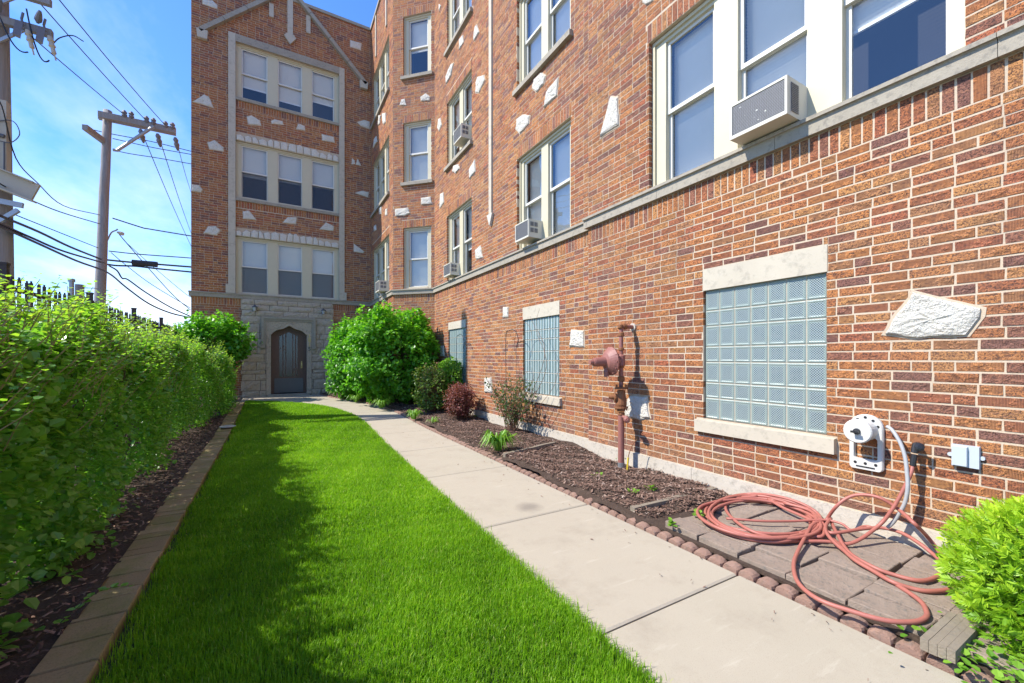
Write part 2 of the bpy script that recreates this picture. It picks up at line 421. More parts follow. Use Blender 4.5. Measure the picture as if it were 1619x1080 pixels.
# ------------------------------------------------------------------ ground, lawn bed, path, beds
def strip_mesh(name, ys, xa, xb, z, mat, nx=6, parent=None, **props):
    V = []; F = []
    for y in ys:
        for i in range(nx+1): V.append((xa(y)+(xb(y)-xa(y))*i/nx, y, z(xa(y)+(xb(y)-xa(y))*i/nx, y)))
    for j in range(len(ys)-1):
        for i in range(nx): a = j*(nx+1)+i; F.append((a, a+1, a+nx+2, a+nx+1))
    return npmesh(name, V, F, mat, parent, smooth=True, **props)
MB().add([(-400, -400, -.06), (400, -400, -.06), (400, 400, -.06), (-400, 400, -.06)], [(0, 1, 2, 3)]).build('ground', 'bounce_ground', kind='structure')
PATH_L = [(-3, 1.30), (1.5, 1.335), (3, 1.37), (4.3, 1.39), (5.7, 1.45), (7.3, 1.52), (8.6, 1.58), (9.6, 1.50), (10.6, 1.28), (11.4, .92), (12.1, .42), (12.5, .02), (12.9, -.55)]
PATH_R = [(-3, 2.42), (1.5, 2.42), (3, 2.43), (7.2, 2.45), (8.6, 2.46), (9.6, 2.42), (10.6, 2.25), (11.4, 2.02), (12.2, 1.75), (13., 1.45), (14.43, 1.2)]
def pl(tab, y): return float(np.interp(y, [a for a, b in tab], [b for a, b in tab]))
pathL = lambda y: pl(PATH_L, y); pathR = lambda y: pl(PATH_R, y)
EDGE_X0, EDGE_X1 = -.84, -.635
ys = list(np.arange(-3, 14.45, .25))
lawn = strip_mesh('lawn_bed', [y for y in ys if y <= 12.9]+[12.95], lambda y: EDGE_X1+.01 if y < 12.9 else -.6, lambda y: pathL(y)-.012, lambda x, y: ramp_z(y)-.010, 'lawn_soil', kind='structure')
def bedz(x, y): return ramp_z(y)+.06-.055*min(max((2.28-y)/.08, 0), 1)-.03*min(max((pathR(y)+.15-x)/.08, 0), 1)+.02*math.sin(3.1*x+1.7*y)+.015*math.sin(7.3*x-4.1*y)+.012*math.sin(17*x+11*y)
strip_mesh('mulch_bed', list(np.arange(-3, 14.4, .1)), lambda y: pathR(y)+.03, lambda y: 3.76 if y < 10.6 else 3.76-(min(y, 11.5)-10.6)*.97+.06, lambda x, y: bedz(x, y)+.008*math.sin(40*x)*math.sin(37*y), 'soil', 20, kind='structure')
strip_mesh('hedge_bed', list(np.arange(-3, 14.4, .15)), lambda y: -2.6, lambda y: EDGE_X0+.02, lambda x, y: ramp_z(y)+.03+.012*math.sin(9*x+5*y)+.01*math.sin(21*y-13*x), 'soil', 14, kind='structure')
# path: a base sheet and one cast slab per joint
walk = MB().add([(-1.0, -3, -.05), (2.44, -3, -.05), (2.44, 14.43, -.05), (-1.0, 14.43, -.05)], [(0, 1, 2, 3)]).build('sidewalk', 'soil', kind='structure')
joints = [-1.42, .05, 1.481, 2.86, 4.35, 5.74, 7.23, 8.7, 10.1, 11.4, 12.5, 13.3, 14.42]
for i in range(len(joints)-1):
    a, b = joints[i]+.005, joints[i+1]-.005
    yy = [a, a+.012]+list(np.linspace(a, b, 8))[1:-1]+[b-.012, b]; mb = MB(); n = len(yy)
    L = [pathL(y) if y < 12.9 else -.75 for y in yy]; Rr = [pathR(y) for y in yy]
    vs = []
    for y, l, r in zip(yy, L, Rr):
        z = ramp_z(y)+.0; e = .008
        vs += [(l, y, z-.12), (l, y, z-e), (l+e, y, z), (r-e, y, z), (r, y, z-e), (r, y, z-.12)]
    for k in (0, n-1):
        for q in (1, 2, 3, 4):
            x, y, z = vs[k*6+q]; vs[k*6+q] = (x, y, z-.007)
    # a rounded lip beside each joint
    fs = []
    for k in range(n-1):
        for q in range(5): fs.append((k*6+q, k*6+q+1, (k+1)*6+q+1, (k+1)*6+q))
    fs += [(0, 5, 4, 3, 2, 1), tuple((n-1)*6+q for q in range(6))]
    mb.add(vs, fs).build('slab', 'sidewalk', walk)
# threshold of the door
MB().bounds((-.14, 14.18, .1), (.98, 14.5, .205)).build('doorstep', 'limestone_weathered', kind='structure')

# ------------------------------------------------------------------ the apartment building
TOP = 12.27
bld = thing('apartment_building', 'brown and orange brick apartment building with cream framed windows and scattered white stones', 'building', (1, 14.43, 0))
class Frame:
    def __init__(s, o, d, n): s.o = Vector((o[0], o[1], 0)); s.d = Vector((d[0], d[1], 0)); s.n = Vector((n[0], n[1], 0))
    def p(s, a, z, out=0.): return s.o+s.d*a+s.n*out+Vector((0, 0, z))
q = math.sqrt(.5)
FN = Frame((3.65, 0), (0, 1), (-1, 0)); FM = Frame((3.73, 0), (0, 1), (-1, 0))
FC = Frame((3.73, 10.62), (-q, q), (-q, -q)); FB = Frame((2.85, 0), (0, 1), (-1, 0))
FA = Frame((0, 14.43), (1, 0), (0, -1)); FS = Frame((-1.98, 0), (0, 1), (-1, 0))
BAND0, BAND1 = 3.03, 3.17
PITCH = (2.83-.2)/39
def fbox(mb, f, s0, s1, z0, z1, o0, o1, taper=0):
    vs = [f.p(s, z, o) for o in (o0, o1) for s, z in ((s0, z0), (s1, z0), (s1, z1), (s0, z1))]
    return mb.add(vs, [(0, 3, 2, 1), (4, 5, 6, 7), (0, 1, 5, 4), (1, 2, 6, 5), (2, 3, 7, 6), (3, 0, 4, 7)])
all_bricks = []      # (frame, s0, s1, z0, z1, rnd, proud)
def lay(f, S0, S1, z0, z1, holes, soldiers=()):
    """courses from z0 to z1 with holes cut out; soldiers = (s0, s1, za, zb) upright courses"""
    rects = []
    cut = list(holes)+[(a, b, c, d) for a, b, c, d in soldiers]
    rows = round((z1-z0)/PITCH); ph = (z1-z0)/rows
    for k in range(rows):
        za, zb = z0+k*ph+.0052, z0+(k+1)*ph-.0052
        s = S0-random.choice((0, .1016))*(k % 2)-random.random()*.02
        while s < S1:
            wdt = .2035*(1 if random.random() > .13 else .5)
            rects.append((max(s, S0)+.0048, min(s+wdt, S1)-.0048, za, zb, cut)); s += wdt
    for a, b, c, d in soldiers:
        n = max(1, round((b-a)/.0677)); st = (b-a)/n
        for i in range(n): rects.append((a+i*st+.005, a+(i+1)*st-.005, c+.005, d-.005, holes))
    out = []
    for s0, s1, za, zb, cc in rects:
        todo = [(s0, s1, za, zb)]
        for h0, h1, g0, g1 in cc:
            nxt = []
            for (a, b, c, d) in todo:
                if b <= h0 or a >= h1 or d <= g0+.001 or c >= g1-.001: nxt.append((a, b, c, d)); continue
                if a < h0: nxt.append((a, h0-.003, c, d))
                if b > h1: nxt.append((h1+.003, b, c, d))
                m0, m1 = max(a, h0), min(b, h1)
                if c < g0: nxt.append((m0, m1, c, g0-.004))
                if d > g1: nxt.append((m0, m1, g1+.004, d))
            todo = nxt
        out += [t for t in todo if t[1]-t[0] > .014 and t[3]-t[2] > .014]
    for t in out: all_bricks.append((f,)+t+(random.random(), random.uniform(-.0008, .0016)))
def mortar(f, S0, S1, z0, z1, holes, depth=.2):
    mb = MB(); e = .004; o = -.0025
    hs = [(a-e, b+e, c-e, d+e) for a, b, c, d in holes]
    S = sorted({S0, S1, *[min(max(v, S0), S1) for h in hs for v in h[:2]]}); Z = sorted({z0, z1, *[min(max(v, z0), z1) for h in hs for v in h[2:]]})
    for i in range(len(S)-1):
        for j in range(len(Z)-1):
            cs, cz = (S[i]+S[i+1])/2, (Z[j]+Z[j+1])/2
            if any(a < cs < b and c < cz < d for a, b, c, d in hs): continue
            mb.add([f.p(S[i], Z[j], o), f.p(S[i+1], Z[j], o), f.p(S[i+1], Z[j+1], o), f.p(S[i], Z[j+1], o)], [(0, 1, 2, 3)])
    for a, b, c, d in hs:
        for (p, r) in (((a, c), (a, d)), ((b, c), (b, d)), ((a, c), (b, c)), ((a, d), (b, d))):
            mb.add([f.p(p[0], p[1], o), f.p(r[0], r[1], o), f.p(r[0], r[1], -depth), f.p(p[0], p[1], -depth)], [(0, 1, 2, 3)])
    return mb.build('wall', 'mortar', bld)

def window(f, s0, s1, z0, z1, n, jamb=.1, mull=.24, blinds=None, rec=.075, jamb2=None):
    """opening with cream frame; n double-hung units; every unit has sashes, panes, a blind"""
    fr = MB(); o1 = -rec; o0 = -rec-.09; j2 = jamb2 or jamb
    fbox(fr, f, s0, s0+jamb, z0, z1, o0, o1); fbox(fr, f, s1-j2, s1, z0, z1, o0, o1)
    fbox(fr, f, s0+jamb, s1-j2, z1-.075, z1, o0, o1); fbox(fr, f, s0+jamb, s1-j2, z0, z0+.045, o0, o1+.02)
    # raised outer moulding
    fbox(fr, f, s0+.002, s0+.035, z0, z1-.002, o1, o1+.025); fbox(fr, f, s1-.035, s1-.002, z0, z1-.002, o1, o1+.025); fbox(fr, f, s0+.035, s1-.035, z1-.037, z1-.002, o1, o1+.025)
    uw = ((s1-s0)-jamb-j2-(n-1)*mull)/n; units = []
    for i in range(n):
        a = s0+jamb+i*(uw+mull); units.append((a, a+uw))
        if i: fbox(fr, f, a-mull, a, z0+.045, z1-.075, o0, o1+.004)
    w_ = fr.build('window', 'cream_paint', bld)
    zb, zt = z0+.045, z1-.075; zm = (zb+zt)/2; k = .035
    for i, (a, b) in enumerate(units):
        for (c, d, oo) in ((zm-.015, zt, o1-.03), (zb, zm+.015, o1-.06)):
            sm = MB()
            fbox(sm, f, a, a+k, c, d, oo-.028, oo); fbox(sm, f, b-k, b, c, d, oo-.028, oo)
            fbox(sm, f, a+k, b-k, d-k, d, oo-.028, oo); fbox(sm, f, a+k, b-k, c, c+k+.005, oo-.028, oo)
            sm.build('sash', 'white_paint', w_)
            MB().add([f.p(a+k, c+k, oo-.014), f.p(b-k, c+k, oo-.014), f.p(b-k, d-k, oo-.014), f.p(a+k, d-k, oo-.014)], [(0, 1, 2, 3) if f is FA else (3, 2, 1, 0)]).build('pane', 'window_glass', w_)
        if f is FA or f is FC:
            oo = o1-.045; P = [f.p(a+k*.6, zb+.03, oo), f.p(b-k*.6, zb+.03, oo), f.p(b-k*.6, zm-.015, oo), f.p(a+k*.6, zm-.015, oo)]
            if f is FA and z0 < 8.: MB().add(P, [(0, 1, 2, 3)]).build('insect_screen', 'insect_screen', w_)
        drop = (blinds[i] if blinds else 1.)
        if drop > 0:
            bm = MB(); zbot = zt-(zt-zb)*drop; z = zt-.005; ob = o1-.13
            while z > zbot:
                bm.add([f.p(a+.01, z, ob+.010), f.p(b-.01, z, ob+.010), f.p(b-.01, z-.027, ob-.012), f.p(a+.01, z-.027, ob-.012)], [(0, 1, 2, 3)]); z -= .031
            fbox(bm, f, a+.01, b-.01, zbot-.03, zbot-.005, ob-.01, ob+.01)
            bm.build('blind', 'blind_white', w_)
    rm = MB(); D = -.75
    P = [f.p(s, z, o) for o in (o0-.002, D) for s, z in ((s0-.02, z0-.02), (s1+.02, z0-.02), (s1+.02, z1+.02), (s0-.02, z1+.02))]
    rm.add(P, [(4, 5, 6, 7), (0, 1, 5, 4), (1, 2, 6, 5), (2, 3, 7, 6), (3, 0, 4, 7)]); rm.build('room_recess', 'room_dark', w_)
    return w_, units
def sill(f, s0, s1, z, h=.1, out=.065, mat='limestone_weathered', inn=-.14):
    mb = MB()
    vs = [f.p(s, zz_, o) for s in (s0, s1) for zz_, o in ((z-h, inn), (z-h, out), (z-.018, out), (z-.002, inn))]
    mb.add(vs, [(0, 1, 2, 3), (7, 6, 5, 4), (0, 4, 5, 1), (1, 5, 6, 2), (2, 6, 7, 3), (3, 7, 4, 0)]); return mb.build('sill', mat, bld)
def head_mason(f, s0, s1, z0, z1, mat='limestone', out=.003):
    mb = MB(); fbox(mb, f, s0, s1, z0, z1, -.12, out); return mb.build('lintel', mat, bld)

WINS = {  # frame: (s0, s1, z0, z1, units, jamb, mullion, blinds)
 'N': [(.811, 3.255, 3.17, 4.83, 3, .078, .235, (.62, .9, 1.))],
 'M': [(4.775, 6.30, 3.17, 4.80, 2, .11, .19, (1., 1.)), (4.775, 6.30, 6.03, 7.62, 2, .11, .19, (1., .95)),
       (8.225, 9.71, 3.17, 4.80, 2, .13, .2, (.6, 1.)), (8.225, 9.71, 6.02, 7.60, 2, .13, .2, (.9, .7)), (8.225, 9.71, 8.88, 10.46, 2, .13, .2, (1., 1.))],
 'C': [(.10, .93, 3.19, 4.84, 1, .13, .1, (1.,)), (.10, .93, 6.08, 7.70, 1, .13, .1, (1.,)), (.10, .93, 8.97, 10.60, 1, .13, .1, (.52,))],
 'B': [(11.93, 14.2, 3.17, 4.83, 3, .1, .18, (1., 1., 1.)), (11.93, 14.2, 6.03, 7.66, 3, .1, .18, (1., .8, 1.)), (11.93, 14.2, 8.97, 10.52, 3, .1, .18, (1., 1., 1.))],
 'A': [(-.945, 1.845, 3.17, 4.845, 3, .13, .265, (1., 1., 1.)), (-.945, 1.845, 5.98, 7.63, 3, .13, .265, (.55, .52, .5)), (-.945, 1.845, 8.90, 10.48, 3, .13, .265, (.72, .8, .62))],
}
GB = {'N': [(1.540, 2.578, .712, 1.957)], 'M': [(5.05, 6.088, .712, 1.957), (8.56, 9.60, .712, 1.99)]}
EN = (-.80, 1.66, .0, 3.03)        # stone entrance
FR = {'N': (FN, -3., 4.29), 'M': (FM, 4.29, 10.62), 'C': (FC, 0., 1.2445), 'B': (FB, 11.50, 14.43), 'A': (FA, -1.98, 2.85), 'S': (FS, 14.43, 22.)}
for key, (f, S0, S1) in FR.items():
    wins = WINS.get(key, []); holes = [(a[0], a[1], a[2], a[3]) for a in wins]; stoneholes = []; sold = []
    for a in wins:
        if a[2] > 4 and key != 'A': stoneholes.append((a[0]-.06, a[1]+.06, a[2]-.1, a[2]))
        if key != 'A': sold.append((a[0]-.03, a[1]+.03, a[3]+.004, a[3]+.207))
    for b in GB.get(key, []):
        holes.append(b); stoneholes += [(b[0]-.01, b[1]+.01, b[3], 2.166), (b[0]-.07, b[1]+.075, .58, b[2])]
    if key == 'A':
        holes.append((-.1, .94, 0., 2.35)); stoneholes += [EN, (-1.125, -.945, BAND1, 10.7), (1.845, 2.01, BAND1, 10.7), (-.945, 1.845, 10.48, 10.7), (-.945, 1.845, 5.88, 5.98), (-.945, 1.845, 8.8, 8.9), (-.945, 1.845, 4.845, 5.10), (-.945, 1.845, 7.63, 7.88)]
        sold += [(-.945, 1.845, 5.68, 5.88), (-.945, 1.845, 8.6, 8.8)]
    if key == 'M': stoneholes.append((7.225, 7.345, 4.12, TOP))
    band_s = (S0 + (.003 if key in 'AS' else 0), S1, 2.83, BAND0)
    st = S0+(.004 if key in ('A',) else 0)
    lay(f, st, S1, .2, 2.83, holes+stoneholes)
    lay(f, st, S1, 2.83, BAND0, holes+stoneholes, [(st, S1, 2.83, BAND0)])
    lay(f, st, S1, BAND1, BAND1+PITCH*round((TOP-BAND1)/PITCH), holes+stoneholes, sold)
    mortar(f, S0, S1, 0, TOP+.05, holes)
    # belt course: a lip above a face
    o = .055; mb = MB()
    s0, s1 = S0, S1
    if key == 'A': s0, s1 = -1.98-.05, 2.85
    if key == 'N': s1 = 4.29+.05
    if key == 'C': s0, s1 = -.02, 1.2445+.02
    if key == 'B': s0 = 11.5-.02
    prof = [(BAND0, -.03), (BAND0, o-.012), (BAND0+.095, o-.012), (BAND0+.105, o-.004), (BAND0+.105, o+.012), (BAND1-.006, o+.012), (BAND1, o-.006), (BAND1, -.03)]
    L = 1.22; nseg = max(1, round((s1-s0)/L)); st_ = (s1-s0)/nseg
    for i in range(nseg):
        a, b = s0+i*st_+.0015, s0+(i+1)*st_-.0015; m2 = MB(); n = len(prof)
        vs = [f.p(s, z, oo) for s in (a, b) for z, oo in prof]
        m2.add(vs, [tuple(range(n)), tuple(range(2*n-1, n-1, -1))]+[(j, n+j, n+(j+1) % n, (j+1) % n) for j in range(n)])
        m2.build('belt_stone', 'limestone_weathered', bld)
    # parapet coping and footing ledge
    mb = MB(); fbox(mb, f, s0, s1, TOP, TOP+.09, -.3, .04); mb.build('coping', 'limestone_weathered', bld)
    if key in 'NM':
        mb = MB(); a = S0
        while a < S1:
            b = min(a+1.9, S1); fbox(mb, f, a+.002, b-.002, -.05, .198+random.uniform(-.002, .0), -.1, .022); a = b
        mb.build('foundation_ledge', 'concrete_ledge', bld)
    for a in wins:
        wo, units = window(f, *a[:5], jamb=a[5], mull=a[6], blinds=a[7], jamb2=.165 if key == 'N' else None)
        if a[2] > 4 and key != 'A': sill(f, a[0]-.055, a[1]+.055, a[2])
        if key == 'A' and a[2] > 4: sill(f, -.943, 1.843, a[2], .1, .05)
    for bi, b in enumerate(GB.get(key, [])):
        head_mason(f, b[0]-.007, b[1]+.007, b[3], 2.163); sill(f, b[0]-.068, b[1]+.072, b[2], .13, .045, 'limestone', -.08)
        gm = MB(); fbox(gm, f, b[0], b[1], b[2], b[3], -.09, -.034)
        gw = gm.build('block_window', 'limestone', bld)
        cw = (b[1]-b[0])/7; hs = [.2, .15, .2, .15, .2, .15, .2]; sc_ = (b[3]-b[2])/sum(hs); z = b[2]
        proto = {}
        near = key == 'N'
        for hh in hs:
            hh *= sc_
            if round(hh, 3) not in proto:
                bm_ = MB(); y0, y1, z1_ = .0048, cw-.0048, hh-.0048
                e = .009; prof2 = [(0, -.03), (0, .006), (e, .010), (e*2.2, .006)]
                rings = []
                for ins, dep in prof2: rings.append([(-dep, y0+ins, y0+ins), (-dep, y1-ins, y0+ins), (-dep, y1-ins, z1_-ins), (-dep, y0+ins, z1_-ins)])
                vs = [v for r_ in rings for v in r_]; fs = []
                for k in range(len(rings)-1):
                    for j in range(4): fs.append((k*4+j, k*4+(j+1) % 4, (k+1)*4+(j+1) % 4, (k+1)*4+j))
                fs.append(tuple((len(rings)-1)*4+j for j in range(4))); bm_.add(vs, fs)
                me = bpy.data.meshes.new('glass_block'); me.from_pydata(bm_.v, [], bm_.f); me.materials.append(M['glass_block' if near else 'block_ribbed']); proto[round(hh, 3)] = me
            for c in range(7): link('glass_block', proto[round(hh, 3)], gw, loc=f.p(b[0]+c*cw, z, -.036))
            z += hh

# the bricks: the 300 that show largest are objects, the rest one mesh
def seen(b):
    f, s0, s1, z0, z1 = b[:5]
    p = f.p((s0+s1)/2, (z0+z1)/2); d = p-Vector((0, 0, EYE)); fw = SY*p.x+CY*p.y
    if fw < .1: return 0
    u = (CY*p.x-SY*p.y)/fw*FL+809.5; v = 566-FL*(p.z-EYE)/fw
    if not (0 < u < 1619 and 0 < v < 1080): return 0
    return (s1-s0)*(z1-z0)*abs(d.normalized().dot(f.n))/d.length_squared
order = sorted(range(len(all_bricks)), key=lambda i: -seen(all_bricks[i]))
single = order[:300]; rest = order[300:]
def brick_faces(V, F, o):
    pass
pm = {}
def brick_shape(wd, ht, var):
    k = (round(wd, 3), round(ht, 3), var)
    if k in pm: return pm[k]
    r_ = random.Random(hash(k)); e = .003; mb = MB(); j = lambda: r_.uniform(-.0014, .0014)
    back = [(.09, 0, 0), (.09, wd, 0), (.09, wd, ht), (.09, 0, ht)]
    mid = [(e, j(), j()), (e, wd+j(), j()), (e, wd+j(), ht+j()), (e, j(), ht+j())]
    fr_ = [(j(), e+j(), e+j()), (j(), wd-e+j(), e+j()), (j(), wd-e+j(), ht-e+j()), (j(), e+j(), ht-e+j())]
    mb.add(back+mid+fr_, [(a, (a+1) % 4, 4+(a+1) % 4, 4+a) for a in range(4)]+[(4+a, 4+(a+1) % 4, 8+(a+1) % 4, 8+a) for a in range(4)]+[(8, 9, 10, 11)])
    me = bpy.data.meshes.new('brick'); me.from_pydata(mb.v, [], mb.f); me.materials.append(M['brick_single']); pm[k] = me
    return me
for i in single:
    f, s0, s1, z0, z1, r_, pr = all_bricks[i]
    link('brick', brick_shape(s1-s0, z1-z0, random.randrange(4)), bld, loc=f.p(s0, z0, pr))
n = len(rest); V = np.zeros((n, 8, 3), np.float32); rn = np.zeros(n, np.float32)
for k, i in enumerate(rest):
    f, s0, s1, z0, z1, r_, pr = all_bricks[i]; j = .0012
    V[k] = [tuple(f.p(s, z, o)) for o in (-.09, pr) for s, z in ((s0, z0), (s1, z0), (s1, z1), (s0, z1))]
    rn[k] = r_
V[:, 4:, :] += rng.uniform(-.0009, .0009, (n, 4, 3))
BF = np.array([(4, 5, 6, 7), (0, 1, 5, 4), (1, 2, 6, 5), (2, 3, 7, 6), (3, 0, 4, 7)])
npmesh('brick_field', V.reshape(-1, 3), (np.arange(n)[:, None, None]*8+BF[None]).reshape(-1, 4), 'brick_field', bld, np.repeat(rn, 5), kind='stuff')
# returns, roof, back
mb = MB()
mb.add([(3.66, 4.29, 0), (3.74, 4.29, 0), (3.74, 4.29, TOP), (3.66, 4.29, TOP)], [(0, 1, 2, 3)])
mb.build('wall_return', 'mortar', bld)
mb = MB(); mb.add([(3.66, -3, TOP-.1), (14, -3, TOP-.1), (14, 22, TOP-.1), (-1.97, 22, TOP-.1), (-1.97, 14.44, TOP-.1), (2.86, 14.44, TOP-.1), (2.86, 11.5, TOP-.1), (3.74, 10.62, TOP-.1), (3.74, 4.29, TOP-.1), (3.66, 4.29, TOP-.1)], [tuple(range(10))])
mb.add([(14, -3, 0), (14, 22, 0), (14, 22, TOP), (14, -3, TOP)], [(0, 1, 2, 3)]); mb.add([(3.66, -3, 0), (14, -3, 0), (14, -3, TOP), (3.66, -3, TOP)], [(0, 1, 2, 3)]); mb.add([(-1.98, 22, 0), (14, 22, 0), (14, 22, TOP), (-1.98, 22, TOP)], [(0, 1, 2, 3)])
mb.build('roof', 'roof_felt', bld)

# limestone dressings of the facade
for s0, s1 in ((-1.122, -.948), (1.848, 2.007)):
    zs = [BAND1+.001, 3.42, 4.6, 5.85, 7.1, 8.35, 9.5, 10.699]
    for i in range(len(zs)-1):
        e = .06 if i == 0 else 0
        mb = MB(); fbox(mb, FA, s0-(e if s0 < 0 else 0), s1+(e if s0 > 0 else 0), zs[i]+.002, zs[i+1]-.002, -.05, .05+e*.3); mb.build('quoin', 'limestone', bld)
for a, b in ((-.945, -.02), (-.017, .93), (.933, 1.845)):
    mb = MB(); fbox(mb, FA, a, b, 10.485, 10.698, -.08, .045); mb.build('lintel', 'limestone_weathered', bld)
def coping(p, q_, n):
    p, q_ = Vector(p), Vector(q_)
    for i in range(n):
        a = p.lerp(q_, i/n+.002); b = p.lerp(q_, (i+1)/n-.002)
        MB().beam(a, b, .16, .11, (0, 0, 1)).build('gable_coping', 'limestone_weathered', bld)
ya = 14.43-.05
coping((-1.78, ya, 10.43), (.45, ya, 12.60), 4); coping((2.68, ya, 10.39), (.45, ya, 12.60), 4)
for x in (-1.72, 2.60):
    s_ = 1 if x < 0 else -1
    MB().prism([(x-.13, 14.42, 10.46), (x-.11*1, 14.42, 10.22), (x+.11, 14.42, 10.22), (x+.13, 14.42, 10.46)], (0, -.12, 0)).build('gable_foot', 'limestone', bld)
MB().prism([(-.05, 14.42, TOP+.04), (.95, 14.42, TOP+.04), (.45, 14.42, 12.56)], (0, .2, 0)).build('gable', 'mortar', bld)
for x, z0, z1 in ((.45, 11.1, 12.5), (-.05, 11.55, 11.95), (.95, 11.45, 12.0)):
    mb = MB(); wd = .075 if x == .45 else .06; fbox(mb, FA, x-wd, x+wd, z0, z1, 0, .045); mb.build('stone_strip', 'limestone', bld)
MB().prism([(.45-.16, 14.42, 11.12), (.45, 14.42, 10.9), (.45+.16, 14.42, 11.12), (.45+.1, 14.42, 11.2), (.45-.1, 14.42, 11.2)], (0, -.07, 0)).build('stone_point', 'limestone', bld)
# long strip with a point on the long wall
z = 4.13
while z < TOP:
    mb = MB(); fbox(mb, FM, 7.23, 7.34, z, min(z+1.35, TOP)-.004, -.03, .035); mb.build('stone_strip', 'limestone', bld); z += 1.35
MB().prism([FM.p(7.17, 4.13, 0), FM.p(7.285, 3.90, 0), FM.p(7.40, 4.13, 0)], (-.05, 0, 0)).build('stone_point', 'white_stone', bld)
for y in (12.2, 13.6):
    mb = MB(); fbox(mb, FB, y-.05, y+.05, 10.9, 12.2, 0, .035); mb.build('stone_strip', 'limestone', bld)
# crazy stone heads over the lower facade windows
for z0 in (4.847, 7.632):
    s = -.943; k = 0; top = lambda s_: z0+.20+.045*math.cos((s_-.45)*2.1)+random.uniform(-.045, .03)
    tl = top(s); sl = s
    while s < 1.80:
        wd = random.uniform(.15, .24); e = min(s+wd, 1.843)
        if 1.843-e < .1: e = 1.843
        lean = random.uniform(-.03, .03) if e < 1.84 else 0; tr = top(e)
        mx = (s+e)/2
        poly = [FA.p(s+.008, z0+.006, 0), FA.p(e-.008, z0+.006, 0), FA.p(e+lean-.010, tr-.03, 0), FA.p(mx+random.uniform(-.03, .03), max(tl, tr)+random.uniform(.0, .03), 0), FA.p(sl+.006, tl-.01, 0)]
        MB().prism(poly, (0, -.03, 0), .86, .25).build('lintel_stone', 'white_stone', bld)
        s = e; sl = e+lean; tl = tr
        if e >= 1.84: break
# white stones set in the brickwork (outlines surveyed on each wall)
def stone(f, kind, pts, out=.02):
    P = []
    for px, py in pts:
        if kind == 'X': P.append(onX(px, py, f.o.x))
        elif kind == 'Y': P.append(onY(px, py, f.o.y))
        else:
            a, b, v = ray(px, py); m = np.array([[a, -f.d.x], [b, -f.d.y]]); t, s_ = np.linalg.solve(m, [f.o.x, f.o.y]); P.append(f.p(s_, EYE+v*t))
    # break the outline up and roughen the face
    n0 = len(P); Q = []
    c = sum(P, Vector())/n0; sz = max((p-c).length for p in P)
    for i in range(n0):
        a, b = P[i], P[(i+1) % n0]; Q.append(a)
        if (b-a).length > .5*sz:
            for t in (.33, .66): Q.append(a.lerp(b, t)+(a-c).normalized()*random.uniform(-.05, .03)*sz)
    mb = MB(); n1 = len(Q); depth = min(.008+.10*sz, .030)
    rings = [(1., -.005), (.985, depth*.55), (.88, depth*.85), (.55, depth), (.2, depth*1.0)]
    vs = []
    for sc_, d_ in rings:
        for p in Q: vs.append(c+(p-c)*(sc_*random.uniform(.97, 1.03) if sc_ < .95 else sc_)+f.n*(d_+(random.uniform(-.22, .22)*depth if sc_ < .95 else 0)))
    vs.append(c+f.n*depth); fs = []
    for k in range(len(rings)-1):
        for i in range(n1): fs.append((k*n1+i, k*n1+(i+1) % n1, (k+1)*n1+(i+1) % n1, (k+1)*n1+i))
    k = len(rings)-1; fs += [(k*n1+i, k*n1+(i+1) % n1, len(vs)-1) for i in range(n1)]
    mb.add(vs, fs).build('stone', 'white_stone', bld)
    # smear of mortar round it
    MB().prism([c+(p-c)*1.10+f.n*-.004 for p in Q], f.n*.0075).build('mortar_collar', 'mortar', bld)
Z4 = lambda L: [(560+x/2.25, y/2.25) for x, y in L]
Z2 = lambda L: [(290+x/3.6, y/3.6) for x, y in L]
Z3 = lambda L: [(290+x/2.841, 280+y/2.841) for x, y in L]
for L in ([(1444, 462), (1552, 488), (1550, 501), (1528, 530), (1450, 534), (1400, 528), (1420, 495)],
          [(965.7, 154.5), (977, 154.5), (979, 197.6), (949.7, 217.6)],
          [(998, 627), (1023, 628), (1028, 660), (1013, 663), (990, 657), (988, 640)],
          [(1016, 4), (1022, 8), (1033, 1), (1033, -8), (1018, -8)]): stone(FN, 'X', L)
for L in ([(904, 522), (923, 523), (924, 548), (901, 548)], [(796, 485.7), (804, 485.7), (804, 501), (796, 502)], [(767, 598), (777, 597), (779, 620), (767, 620)], [(697, 547), (702, 547), (703, 563), (697, 563)],
          *map(Z4, ([(432, 95), (437, 88), (445, 115), (428, 147), (425, 135)], [(375, 140), (388, 125), (390, 150), (375, 178)], [(345, 230), (355, 225), (345, 270), (328, 300), (327, 275)],
                    [(440, 275), (462, 268), (465, 285), (445, 330), (433, 330), (435, 295)], [(300, 425), (308, 420), (312, 445), (303, 468), (297, 455)], [(355, 590), (372, 585), (375, 600), (362, 618), (350, 610)],
                    [(430, 568), (432, 610), (412, 638), (410, 605)], [(308, 690), (318, 685), (320, 720), (305, 742)], [(432, 890), (450, 875), (458, 915), (435, 922)],
                    [(640, 285), (665, 260), (682, 270), (675, 300), (650, 328), (635, 315)], [(685, 330), (728, 275), (722, 340), (676, 385)], [(580, 425), (600, 410), (625, 412), (622, 440), (590, 475), (576, 460)], [(302, 15), (310, 20), (303, 42)]))): stone(FM, 'X', L)
for L in map(Z4, ([(162, 375), (168, 355), (180, 352), (186, 375)], [(237, 345), (255, 333), (270, 345), (268, 358), (238, 360)], [(238, 705), (272, 700), (277, 725), (240, 728)], [(147, 745), (190, 740), (198, 758), (180, 768), (147, 768)])): stone(FC, 'C', L)
